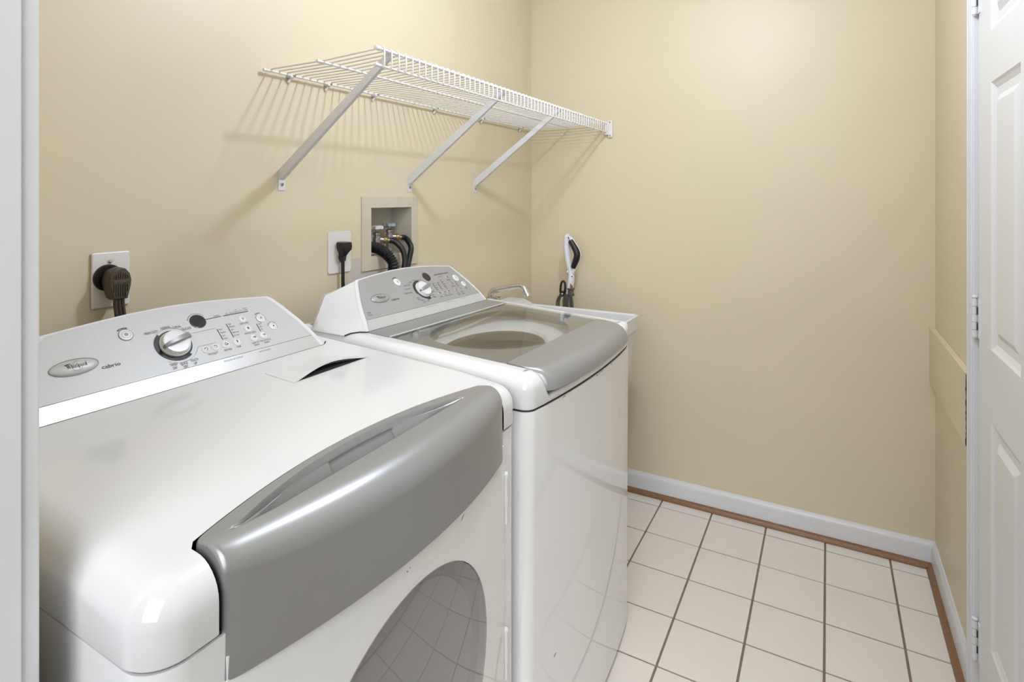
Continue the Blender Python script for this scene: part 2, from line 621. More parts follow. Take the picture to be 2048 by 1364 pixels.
_fc = bpy.data.curves.new('lettering_source', 'FONT')
_fo = bpy.data.objects.new('lettering_source', _fc)
COL.objects.link(_fo)
def glyphs(s, bold=0.0):
    _fc.body = s
    _fc.size = 1.0
    _fc.offset = bold
    _fc.resolution_u = 3
    dg = bpy.context.evaluated_depsgraph_get()
    dg.update()
    me = bpy.data.meshes.new_from_object(_fo.evaluated_get(dg))
    co = [(v.co.x, v.co.y) for v in me.vertices]
    fs = [tuple(p.vertices) for p in me.polygons]
    bpy.data.meshes.remove(me)
    return co, fs

def put_text(bm, pl, s, u0, u1, v, h, mi=0, bold=0.0, lift=0.0007, arc=None, slant=0.0):
    """text with baseline v fitted between u0 and u1; cap height h. arc = (uc, vc, r, mid angle deg)"""
    co, fs = glyphs(s, bold)
    if not co:
        return
    xa = min(c[0] for c in co); xb = max(c[0] for c in co)
    w = max(1e-6, xb - xa)
    vs = []
    for x, y in co:
        t = (x - xa) / w
        yy = y / 0.70 * h
        if arc:
            uc, vc, r, am = arc
            a = math.radians(am) - ((t - 0.5) * (u1 - u0)) / r
            uu = uc + (r + yy) * math.cos(a); vv = vc + (r + yy) * math.sin(a)
        else:
            uu = u0 + t * (u1 - u0) + slant * yy; vv = v + yy
        vs.append(bm.verts.new(pl.P(uu, vv, lift)))
    for f in fs:
        try:
            q = bm.faces.new([vs[i] for i in f])
            q.material_index = mi
        except ValueError:
            pass

def put_line(bm, pl, pts, w, mi=0, lift=0.0006):
    pts = [Vector((p[0], p[1], 0)) for p in pts]
    L, R = [], []
    for i, p in enumerate(pts):
        a = pts[max(0, i - 1)]; b = pts[min(len(pts) - 1, i + 1)]
        d = (b - a).normalized()
        nn = Vector((-d.y, d.x, 0)) * (w / 2)
        L.append(bm.verts.new(pl.P(p.x + nn.x, p.y + nn.y, lift))); R.append(bm.verts.new(pl.P(p.x - nn.x, p.y - nn.y, lift)))
    for i in range(len(pts) - 1):
        f = bm.faces.new((R[i], R[i + 1], L[i + 1], L[i]))
        f.material_index = mi

def put_arc(bm, pl, uc, vc, r, a0, a1, w, mi=0, lift=0.0006, n=24):
    put_line(bm, pl, [(uc + r * math.cos(math.radians(a0 + (a1 - a0) * k / n)), vc + r * math.sin(math.radians(a0 + (a1 - a0) * k / n))) for k in range(n + 1)], w, mi, lift)

def put_disc(bm, pl, uc, vc, ru, rv, h0, h1, mi=0, n=28, dome=0.0):
    """small raised disc standing on the surface"""
    prof = [(1.0, h0), (1.0, h1 * 0.7), (0.93, h1)]
    if dome:
        prof += [(0.6, h1 + dome * 0.7), (0.3, h1 + dome * 0.95)]
    rings = [[bm.verts.new(pl.P(uc + ru * s * math.cos(2 * PI * k / n), vc + rv * s * math.sin(2 * PI * k / n), h)) for k in range(n)] for s, h in prof]
    for a, b in zip(rings, rings[1:]):
        for k in range(n):
            f = bm.faces.new((a[k], a[(k + 1) % n], b[(k + 1) % n], b[k]))
            f.material_index = mi
    f = bm.faces.new(rings[-1]); f.material_index = mi

def serif_word(bm, pl, u0, u1, v, h, mi=0):
    """the maker's word on the oval badge: bold serif letters, a flag on the W and a thin swoosh ring"""
    letters = 'Whirlpool'
    widths = [1.5, 0.98, 0.52, 0.74, 0.50, 0.98, 0.9, 0.9, 0.50]
    tot = sum(widths)
    u = u0
    k = (u1 - u0) / tot
    xh = h * 0.68
    for ch, w in zip(letters, widths):
        a, b = u + 0.06 * k, u + (w - 0.10) * k
        st = 0.17 * k * 1.25
        def stem(c, z0, z1, s=st):
            put_line(bm, pl, [(c, z0), (c, z1)], s, mi)
        def serif(c, z, ww=0.42 * k):
            put_line(bm, pl, [(c - ww / 2, z), (c + ww / 2, z)], h * 0.07, mi)
        m = (a + b) / 2
        if ch == 'W':
            q = (b - a) / 4
            put_line(bm, pl, [(a + 0.1 * k, v + h * 1.02), (a + q * 1.15, v)], st * 1.15, mi)
            put_line(bm, pl, [(a + q * 1.15, v), (a + 2 * q, v + h)], st * 0.5, mi)
            put_line(bm, pl, [(a + 2 * q, v + h), (a + 3 * q, v)], st * 1.15, mi)
            put_line(bm, pl, [(a + 3 * q, v), (b, v + h)], st * 0.5, mi)
            put_line(bm, pl, [(a - 0.75 * k, v + h * 1.08), (a + 0.3 * k, v + h * 1.16), (b + 0.2 * k, v + h * 1.2)], h * 0.16, mi)
            put_line(bm, pl, [(a - 0.45 * k, v + h * 1.0), (a + 0.6 * k, v + h * 1.06)], h * 0.1, mi)
        elif ch == 'h':
            stem(a + 0.2 * k, v, v + h); serif(a + 0.2 * k, v); serif(a + 0.12 * k, v + h, 0.25 * k)
            stem(b - 0.16 * k, v, v + xh * 0.8); serif(b - 0.16 * k, v)
            put_line(bm, pl, [(a + 0.2 * k, v + xh * 0.75), (m, v + xh), (b - 0.16 * k, v + xh * 0.75)], st * 0.8, mi)
        elif ch in 'il':
            stem(m, v, v + (xh if ch == 'i' else h)); serif(m, v); serif(m - 0.06 * k, v + (xh if ch == 'i' else h), 0.25 * k)
            if ch == 'i':
                put_line(bm, pl, [(m, v + h * 0.86), (m, v + h)], st, mi)
        elif ch == 'r':
            stem(a + 0.2 * k, v, v + xh); serif(a + 0.2 * k, v)
            put_line(bm, pl, [(a + 0.2 * k, v + xh * 0.7), (m + 0.1 * k, v + xh), (b - 0.02 * k, v + xh * 0.85)], st * 0.8, mi)
        else:
            put_arc(bm, pl, m + (0.06 * k if ch == 'p' else 0), v + xh / 2, xh * 0.36, 0, 360, st * 0.8, mi, n=14)
            if ch == 'p':
                stem(a + 0.12 * k, v - h * 0.32, v + xh); serif(a + 0.12 * k, v - h * 0.32)
        u += w * k

# ------------------------------------------------------------------ appliance pieces
def pillow_deck(outline, rad, ztop, zb, nseg=8, inner=None, mi=0):
    """deck with rolled edges. outline CCW; rad per vertex; ztop(x, y); zb bottom of skirt.
    inner: function mapping a top ring point to the rim of an opening (else the top is closed)"""
    bm = bmesh.new()
    N = inset_normals(outline)
    n = len(outline)
    rings = [[bm.verts.new((p[0] + N[i].x * 0.004, p[1] + N[i].y * 0.004, zb)) for i, p in enumerate(outline)]]
    rings.append([bm.verts.new((p[0], p[1], zb + 0.004)) for p in outline])
    for s in range(nseg + 1):
        a = PI / 2 * s / nseg
        ring = []
        for i, p in enumerate(outline):
            r = rad[i]
            x = p[0] + N[i].x * r * (1 - math.cos(a)); y = p[1] + N[i].y * r * (1 - math.cos(a))
            xt = p[0] + N[i].x * r; yt = p[1] + N[i].y * r
            zt = ztop(xt, yt, p)
            rz = min(r, zt - zb - 0.006)
            ring.append(bm.verts.new((x, y, zt - rz + rz * math.sin(a))))
        rings.append(ring)
    ring = []
    for i, p in enumerate(outline):
        r = rad[i] + 0.0035
        x = p[0] + N[i].x * r; y = p[1] + N[i].y * r
        ring.append(bm.verts.new((x, y, ztop(x, y, p))))
    rings.append(ring)
    if inner:
        last = rings[-1]
        rim, low = [], []
        for i, v in enumerate(last):
            q = inner(v.co, outline[i])
            rim.append(bm.verts.new(q))
            low.append(bm.verts.new((q[0], q[1], min(q[2] - 0.03, zb))))
        rings += [rim, low]
    for a, b in zip(rings, rings[1:]):
        for k in range(n):
            k2 = (k + 1) % n
            bm.faces.new((a[k], a[k2], b[k2], b[k]))
    if not inner:
        bm.faces.new(rings[-1])
    return bm

def smooth_list(v, it):
    n = len(v)
    for _ in range(it):
        v = [(v[i - 1] + 2 * v[i] + v[(i + 1) % n]) / 4 for i in range(n)]
    return v

# half outline of the silver control panel, (half width, v)
PAN = [(0.2890, 0.0), (0.2785, 0.036), (0.2700, 0.062), (0.2595, 0.089), (0.2390, 0.130), (0.2250, 0.155), (0.2170, 0.1632)]
TOP = [(0.150, 0.1715), (0.075, 0.1785), (0.0, 0.1812)]
def panel_outline(grow=0.0, grow_top=0.0):
    right = [(w + grow, v) for w, v in PAN] + [(w, v + grow_top) for w, v in TOP]
    right[len(PAN) - 1] = (PAN[-1][0] + grow * 0.75, PAN[-1][1] + grow_top * 0.8)
    left = [(-w, v) for w, v in right[::-1][1:]]
    return right + left

class Console:
    def __init__(self, root, yb, zb, dy, dz, front, strip, flank):
        self.root = root
        L = math.hypot(dy, dz)
        self.pl = Plane2D((0, yb, zb), (1, 0, 0), (0, dy / L, dz / L))
        self.yb, self.zb, self.front, self.strip = yb, zb, front, strip
        pl = self.pl
        def bend(u, v, h=0.0):           # the strip under the line drops more steeply
            p = pl.P(u, v, h)
            if v < 0.0352:
                p.y += (0.0352 - v) * 0.13
                p.z -= (0.0352 - v) * 0.03
            return p
        self.bend = bend
        # white housing: front rim, flanks to the back outline
        bm = bmesh.new()
        O1 = panel_outline(0.012, 0.004)
        A = [bm.verts.new(bend(u, v, -0.0015)) for u, v in O1]
        A2 = [bm.verts.new(bend(u + (0.004 if u > 0 else -0.004), v, -0.008)) for u, v in O1]
        n = len(O1)
        Bk, Ck, Dk = [], [], []
        for i, (u, v) in enumerate(O1):
            s = 1 if u > 0 else -1
            t = min(1.0, v / 0.1632)
            if abs(u) > 0.2 and v < 0.168:
                c = Vector((s * (0.341 + (flank - 0.341) * t), 0.566 - 0.012 * t, zb - 0.005 + 0.090 * t))
                q = smoothstep(0.0, 0.30, t)
                b0 = Vector((s * 0.340, yb + 0.045, zb - 0.006))
                Bk.append(bm.verts.new(b0.lerp(c, 0.985 * q)))
                Ck.append(bm.verts.new(c))
            else:
                z = zb + 0.088 + (v - 0.163) * 1.2
                Bk.append(bm.verts.new((u * flank / 0.229, 0.550, z)))
                Ck.append(bm.verts.new((u * flank / 0.230, 0.554, z - 0.001)))
            Dk.append(bm.verts.new((Ck[-1].co.x * 0.97, 0.578, Ck[-1].co.z - 0.004 * t)))
        loops = ((A, A2), (A2, Bk), (Bk, Ck), (Ck, Dk))
        for a, b in loops:
            for i in range(n):
                bm.faces.new((a[i], a[(i + 1) % n], b[(i + 1) % n], b[i]))
        bm.faces.new(A)
        bm.faces.new(Dk)
        link_mesh('console', bm, M['white'], root, world=False, angle=42)
        # silver face with its lower strip
        bm = bmesh.new()
        O = panel_outline(0.0, 0.0)
        up = [(u, v) for u, v in O if v >= 0.0359]
        def slab(pts, h, mi):
            f0 = [bm.verts.new(bend(u, v, h)) for u, v in pts]
            f1 = [bm.verts.new(bend(u, v, -0.0012)) for u, v in pts]
            q = bm.faces.new(f0); q.material_index = mi
            for i in range(len(pts)):
                q = bm.faces.new((f0[i], f0[(i + 1) % len(pts)], f1[(i + 1) % len(pts)], f1[i])); q.material_index = mi
        slab(up, 0.0, 0)
        wlo = 0.2785
        slab([(-0.2890, 0.0015), (0.2890, 0.0015), (wlo, 0.0348), (-wlo, 0.0348)], 0.0, 1)
        self.face = link_mesh('control_panel', bm, [front, strip], root, world=False, smooth=False)
        # dark gap where the console meets the deck
        bm = bmesh.new()
        p0 = bend(-0.296, -0.004); p1 = bend(0.296, -0.004)
        tube(bm, [p0 + Vector((0, 0.0015, 0.0035)), p1 + Vector((0, 0.0015, 0.0035))], 0.0019, n=6)
        for sgn in (-1, 1):
            tube(bm, [(sgn * 0.296, p0.y + 0.0015, p0.z + 0.0035), (sgn * 0.312, yb + 0.016, zb + 0.0016), (sgn * 0.328, yb + 0.032, zb - 0.0005), (sgn * 0.3385, yb + 0.044, zb - 0.0060)], 0.0016, n=6)
        link_mesh('console_gap', bm, M['dark'], root, world=False)
    def badge(self, uc, vc, ru, rv, col):
        bm = bmesh.new()
        n = 40
        prof = [(1.0, 0.0002), (1.0, 0.0014), (0.95, 0.0022), (0.91, 0.0014), (0.89, 0.0006), (0.87, 0.0016), (0.75, 0.0034), (0.45, 0.0046), (0.2, 0.005)]
        rings = [[bm.verts.new(self.pl.P(uc + (ru - (1 - s) * rv * 1.0) * math.cos(2 * PI * k / n) if s > 0.86 else uc + ru * s * math.cos(2 * PI * k / n), vc + rv * s * math.sin(2 * PI * k / n), h)) for k in range(n)] for s, h in prof]
        for a, b in zip(rings, rings[1:]):
            for k in range(n):
                bm.faces.new((a[k], a[(k + 1) % n], b[(k + 1) % n], b[k]))
        bm.faces.new(rings[-1])
        b = link_mesh('badge', bm, col, self.root, world=False, angle=60)
        bm = bmesh.new()
        pl2 = Plane2D(self.pl.P(0, 0, 0.0047), self.pl.U, self.pl.V)
        serif_word(bm, pl2, uc - 0.0125, uc + 0.0175, vc - 0.0035, 0.0072)
        put_arc(bm, Plane2D(pl2.P(uc + 0.003, vc - 0.001), pl2.U + pl2.V * 0.55, pl2.V - pl2.U * 0.25), 0, 0, 0.0088, 40, 330, 0.0004, 1, n=30)
        link_mesh('badge_lettering', bm, [M['ink'], M['ink_grey']], b, world=False, smooth=False, recalc=False)
    def knob(self, uc, vc, R, ang, rings):
        pl = self.pl
        bm = bmesh.new()
        # dark ring lying on the panel, open where the two notches are
        for a0, a1, r0, r1 in rings:
            k = max(6, int(abs(a1 - a0) / 6))
            vs = []
            for j in range(k + 1):
                a = math.radians(a0 + (a1 - a0) * j / k)
                vs.append([bm.verts.new(pl.P(uc + r * math.cos(a), vc + r * math.sin(a), h)) for r, h in ((r0, 0.0009), (r1, 0.0009), (r1, 0.0))])
            for p, q in zip(vs, vs[1:]):
                for m in range(2):
                    bm.faces.new((p[m], p[m + 1], q[m + 1], q[m]))
        link_mesh('knob_ring', bm, M['ring'], self.face, world=False, smooth=False)
        bm = bmesh.new()
        fr = (pl.U, pl.V, pl.n)
        lathe(bm, [(R * 1.02, 0.0004), (R * 1.02, 0.004), (R * 0.97, 0.0055), (R * 0.955, 0.006), (R * 0.93, 0.0100), (R * 0.88, 0.0125), (R * 0.75, 0.0132), (0.0, 0.0120)], pl.P(uc, vc), n=40, frame=fr)
        kn = link_mesh('cycle_knob', bm, M['chrome_soft'], self.root, world=False, angle=40)
        a = math.radians(ang)
        d = pl.U * math.cos(a) + pl.V * math.sin(a)
        e = pl.n.cross(d)
        bm = bmesh.new()
        n = 16
        c = pl.P(uc, vc)
        rows = []
        for j in range(n + 1):
            t = -1 + 2 * j / n
            w = R * (0.17 + 0.05 * t) * (1.0 if abs(t) < 0.98 else 0.9)
            h = 0.0128 + 0.0085 * math.sqrt(max(0, 1 - (t * 0.93) ** 2))
            base = 0.0075
            p = c + d * (t * R * 0.985)
            rows.append([bm.verts.new(p + e * w + pl.n * base), bm.verts.new(p + e * w * 0.9 + pl.n * h), bm.verts.new(p - e * w * 0.9 + pl.n * h), bm.verts.new(p - e * w + pl.n * base)])
        for p, q in zip(rows, rows[1:]):
            for k in range(3):
                bm.faces.new((p[k], p[k + 1], q[k + 1], q[k]))
        bm.faces.new(rows[0]); bm.faces.new(rows[-1][::-1])
        link_mesh('knob_grip', bm, M['silver'], kn, world=False, angle=30)['label'] = 'grey raised grip across the dial'
    def button(self, uc, vc, r, m, h=0.0012, dome=0.0012, name='button', ring=None):
        bm = bmesh.new()
        put_disc(bm, self.pl, uc, vc, r, r, 0.0, h, 0, dome=dome)
        if ring:
            for rr, a0, a1, w in ring:
                put_arc(bm, self.pl, uc, vc, rr, a0, a1, w, 1, lift=0.0008 if rr > r else h + dome * (0.75 if rr > r * 0.5 else 1.0))
        return link_mesh(name, bm, [m, M['ink_grey']], self.face, world=False, angle=50)
    def disc(self, uc, vc, ru, rv):
        bm = bmesh.new()
        put_disc(bm, self.pl, uc, vc, ru, rv, 0.0, 0.0012, 0, n=36)
        link_mesh('display', bm, M['display'], self.face, world=False)

def sym(bm, pl, kind, u, v, s, lift=0.0027):
    """little printed symbols on the buttons"""
    if kind == 'power':
        put_arc(bm, pl, u, v, s, 130, 410, s * 0.42, 0, lift, 16)
        put_line(bm, pl, [(u, v + s * 0.2), (u, v + s * 1.3)], s * 0.4, 0, lift)
    elif kind == 'arrow':
        put_arc(bm, pl, u, v, s, -120, 90, s * 0.35, 0, lift, 12)
        put_line(bm, pl, [(u - s * 1.1, v + s), (u, v + s)], s * 0.35, 0, lift)
        put_line(bm, pl, [(u - s * 0.9, v - s * 0.2), (u - s * 1.1, v + s)], s * 0.35, 0, lift)
    elif kind == 'drop':
        put_arc(bm, pl, u, v - s * 0.2, s * 0.8, 140, 400, s * 0.35, 0, lift, 12)
        put_line(bm, pl, [(u - s * 0.6, v + s * 0.3), (u, v + s * 1.2), (u + s * 0.6, v + s * 0.3)], s * 0.35, 0, lift)
        put_line(bm, pl, [(u + s * 0.7, v - s * 0.9), (u + s * 1.5, v - s * 0.1)], s * 0.5, 0, lift)
    elif kind == 'bulb':
        put_arc(bm, pl, u, v + s * 0.3, s * 0.75, -50, 230, s * 0.35, 0, lift, 12)
        put_line(bm, pl, [(u, v - s * 1.1), (u, v - s * 0.3)], s * 0.9, 0, lift)
    elif kind == 'shirt':
        put_line(bm, pl, [(u - s * 0.7, v - s), (u - s * 0.7, v + s), (u + s * 0.7, v + s), (u + s * 0.7, v - s), (u - s * 0.7, v - s)], s * 0.4, 0, lift)
        put_line(bm, pl, [(u, v - s), (u, v + s)], s * 0.5, 0, lift)
    elif kind == 'wave':
        put_arc(bm, pl, u - s * 1.2, v, s * 0.6, -60, 60, s * 0.3, 0, lift, 8)
        put_line(bm, pl, [(u - s * 0.4, v), (u + s * 0.5, v)], s * 0.6, 0, lift)
        put_arc(bm, pl, u + s * 1.0, v, s * 0.7, 0, 360, s * 0.45, 0, lift, 10)
    elif kind == 'temp':
        put_line(bm, pl, [(u, v - s * 0.3), (u, v + s * 1.2)], s * 0.5, 0, lift)
        put_arc(bm, pl, u, v - s * 0.6, s * 0.35, 0, 360, s * 0.6, 0, lift, 10)
        put_line(bm, pl, [(u - s, v + s * 0.8), (u + s, v + s * 0.8)], s * 0.3, 0, lift)

M['chrome_soft'] = mat('pale_satin_knob', (226, 226, 226), 0.22, metal=0.1)

# ------------------------------------------------------------------ dryer
dryer = thing('clothes_dryer', 'white front-loading clothes dryer with round smoked door, nearest the camera', 'dryer', (-1.755, 0, 0))
def dz_top(x, y, p=None):
    return 0.946 + 0.058 * y
def arc_y(x):
    """rear edge of the silver band in plan"""
    return 0.029 - 0.046 * (x / 0.29) ** 2
pts = []
XL, XR, YF, YBK = -0.380, 0.357, -0.077, 0.595
NX = 0.3120
def arc_pts(cx, cy, r, a0, a1, n):
    return [(cx + r * math.cos(math.radians(a0 + (a1 - a0) * k / n)), cy + r * math.sin(math.radians(a0 + (a1 - a0) * k / n))) for k in range(n + 1)]
RCN = 0.044
pts = arc_pts(XL + RCN, YF + RCN, RCN, 180, 270, 12) + arc_pts(XR - 0.045, YF + 0.045, 0.045, 270, 360, 12) + [(XR, YBK), (XL, YBK)]
pts = resample(pts, 0.03)
rad = []
for x, y in pts:
    if y > 0.57:
        r = 0.008
    elif x > XR - 0.03 and y > 0.0:
        r = 0.022
    else:
        r = 0.040
    rad.append(r)
rad = smooth_list(rad, 3)
def carve(bm, cutter, bev, angle=45):
    """cut the notch out of the deck and soften the cut edges"""
    finish(bm, True, 60)
    m1 = bpy.data.meshes.new('deck_source'); bm.to_mesh(m1); bm.free()
    bmesh.ops.recalc_face_normals(cutter, faces=cutter.faces[:])
    m2 = bpy.data.meshes.new('cut_source'); cutter.to_mesh(m2); cutter.free()
    o1 = bpy.data.objects.new('deck_source', m1); o2 = bpy.data.objects.new('cut_source', m2)
    COL.objects.link(o1); COL.objects.link(o2)
    md = o1.modifiers.new('cut', 'BOOLEAN'); md.operation = 'DIFFERENCE'; md.solver = 'EXACT'; md.object = o2
    bv = o1.modifiers.new('soften', 'BEVEL'); bv.width = bev; bv.segments = 3; bv.limit_method = 'ANGLE'; bv.angle_limit = math.radians(angle); bv.use_clamp_overlap = True
    wn = o1.modifiers.new('weights', 'WEIGHTED_NORMAL'); wn.mode = 'FACE_AREA'; wn.weight = 60
    dg = bpy.context.evaluated_depsgraph_get()
    me = bpy.data.meshes.new_from_object(o1.evaluated_get(dg), preserve_all_data_layers=True, depsgraph=dg)
    bpy.data.objects.remove(o1); bpy.data.objects.remove(o2)
    bpy.data.meshes.remove(m1); bpy.data.meshes.remove(m2)
    return me
cut = bmesh.new()
NL, NR = -0.3075, 0.2865
co_ = [(NL, -0.2), (NR, -0.2), (NR, arc_y(NR) - 0.006)] + [(NR - 0.008 + (NL - NR + 0.016) * k / 40, arc_y(NR - 0.008 + (NL - NR + 0.016) * k / 40) + 0.0018) for k in range(41)] + [(NL, arc_y(NL) - 0.006)]
prism(cut, co_, 'z', 0.80, 1.10)
deck_me = carve(pillow_deck(pts, rad, dz_top, 0.866), cut, 0.005)
deck_me.materials.clear()
deck_me.materials.append(M['white'])
deck_o = bpy.data.objects.new('top_deck', deck_me)
COL.objects.link(deck_o)
deck_o.parent = dryer

# cabinet: side sheets and front frame
bm = bmesh.new()
cab = arc_pts(XL + RCN, YF + RCN, RCN - 0.003, 180, 270, 10) + arc_pts(XR - 0.045, YF + 0.045, 0.042, 270, 360, 10) + [(XR - 0.003, 0.59), (XL + 0.003, 0.59)]
prism(bm, cab, 'z', 0.025, 0.8635)
link_mesh('cabinet', bm, M['white_panel'], dryer, world=False)
bm = bmesh.new()
prism(bm, [(x * 0.994, y * 0.994 + 0.003) for x, y in cab], 'z', 0.862, 0.868)
link_mesh('deck_seam', bm, M['dark'], dryer, world=False)
for x in (XL + 0.05, XR - 0.05):
    for y in (-0.02, 0.53):
        bm = bmesh.new()
        lathe(bm, [(0.019, 0.0), (0.019, 0.008), (0.009, 0.010), (0.009, 0.030)], (x, y, 0.0), n=14)
        link_mesh('foot', bm, M['rubber'], dryer, world=False)

# door: convex white panel with a round smoked window
def door_y(x):
    return -0.0765 - 0.0265 * (1 - (x / 0.296) ** 2)
bm = bmesh.new()
nx, nz = 32, 2
x0, x1, z0, z1 = -0.298, 0.2875, 0.075, 0.84
rows = []
CZ, CR, CX0 = 0.548, 0.2075, -0.007
for k in range(nx + 1):
    x = x0 + (x1 - x0) * k / nx
    rows.append((x, door_y(x)))
# face with a circular opening, built as strips from the circle to the border
nn = 96
ring0, ring1, ringb = [], [], []
for k in range(nn):
    a = 2 * PI * k / nn
    cx, cz = CX0 + CR * math.cos(a), CZ + CR * math.sin(a)
    ring0.append(bm.verts.new((cx, door_y(cx) + 0.012, cz)))
    ring1.append(bm.verts.new((cx, door_y(cx), cz)))
strips = [ring1]
for f in (0.34, 0.67, 1.0):
    rr = []
    for k in range(nn):
        a = 2 * PI * k / nn
        dx, dz_ = math.cos(a), math.sin(a)
        tx = (((x1 if dx > 0 else x0) - CX0) / dx) if abs(dx) > 1e-6 else 1e9
        tz = (((z1 if dz_ > 0 else z0) - CZ) / dz_) if abs(dz_) > 1e-6 else 1e9
        t = min(tx, tz)
        r = CR + (t - CR) * f
        x, z = CX0 + dx * r, CZ + dz_ * r
        rr.append(bm.verts.new((x, door_y(x), z)))
    strips.append(rr)
edge = [bm.verts.new((v.co.x, -0.0735, v.co.z)) for v in strips[-1]]
for a, b in zip([ring0] + strips, strips + [edge]):
    for k in range(nn):
        bm.faces.new((a[k], a[(k + 1) % nn], b[(k + 1) % nn], b[k]))
dd = link_mesh('door', bm, M['white_panel'], dryer, world=False, angle=40)
# well behind the glass: light annulus, then a dark bowl
bm = bmesh.new()
prof = [(CR - 0.001, 0.0), (CR - 0.004, 0.010), (0.186, 0.014), (0.180, 0.020), (0.172, 0.055), (0.150, 0.062), (0.09, 0.050), (0.0, 0.046)]
rings = []
for r, d in prof:
    rings.append([bm.verts.new((CX0 + r * math.cos(2 * PI * k / 64), door_y(CX0 + r * math.cos(2 * PI * k / 64)) + 0.004 + d, CZ + r * math.sin(2 * PI * k / 64))) for k in range(64)] if r > 0 else [bm.verts.new((CX0, door_y(0) + 0.004 + d, CZ))])
for i, (a, b) in enumerate(zip(rings, rings[1:])):
    for k in range(64):
        if len(b) == 1:
            f = bm.faces.new((a[k], a[(k + 1) % 64], b[0]))
        else:
            f = bm.faces.new((a[k], a[(k + 1) % 64], b[(k + 1) % 64], b[k]))
        f.material_index = 0 if i < 3 else 1
link_mesh('door_well', bm, [M['doorwell'], M['drum']], dd, world=False)
bm = bmesh.new()
rings = []
for r in (CR - 0.0012, 0.19, 0.16, 0.12, 0.08, 0.04):
    rings.append([bm.verts.new((CX0 + r * math.cos(2 * PI * k / 72), door_y(CX0 + r * math.cos(2 * PI * k / 72)) - 0.0008 - 0.006 * (1 - (r / CR) ** 2), CZ + r * math.sin(2 * PI * k / 72))) for k in range(72)])
for a, b in zip(rings, rings[1:]):
    for k in range(72):
        bm.faces.new((a[k], a[(k + 1) % 72], b[(k + 1) % 72], b[k]))
bm.faces.new(rings[-1])
link_mesh('door_glass', bm, M['smoke'], dd, world=False)['label'] = 'round smoked glass of the door'
for zc in (0.735, 0.43, 0.20):
    bm = bmesh.new()
    lathe(bm, [(0.0, -0.052), (0.0035, -0.050), (0.0035, -0.016), (0.0040, -0.015), (0.0040, 0.040), (0.0052, 0.042), (0.0052, 0.047), (0.003, 0.051), (0.0, 0.052)], (0.2915, -0.0795, zc), n=12)
    link_mesh('door_hinge', bm, M['white'], dd, world=False)

# small scratches on the door
bm = bmesh.new()
for x, z, w, h, sl in ((0.110, 0.792, 0.010, 0.0022, 0.75), (-0.036, 0.787, 0.0025, 0.0025, 0), (-0.030, 0.789, 0.002, 0.002, 0)):
    q = []
    for k in range(7):
        a = 2 * PI * k / 7
        px = x + w / 2 * math.cos(a); pz = z + h / 2 * math.sin(a) + sl * w / 2 * math.cos(a)
        q.append(bm.verts.new((px, door_y(px) - 0.0005, pz)))
    bm.faces.new(q)
link_mesh('scratches', bm, M['ink_grey'], dd, world=False, smooth=False)['kind'] = 'stuff'

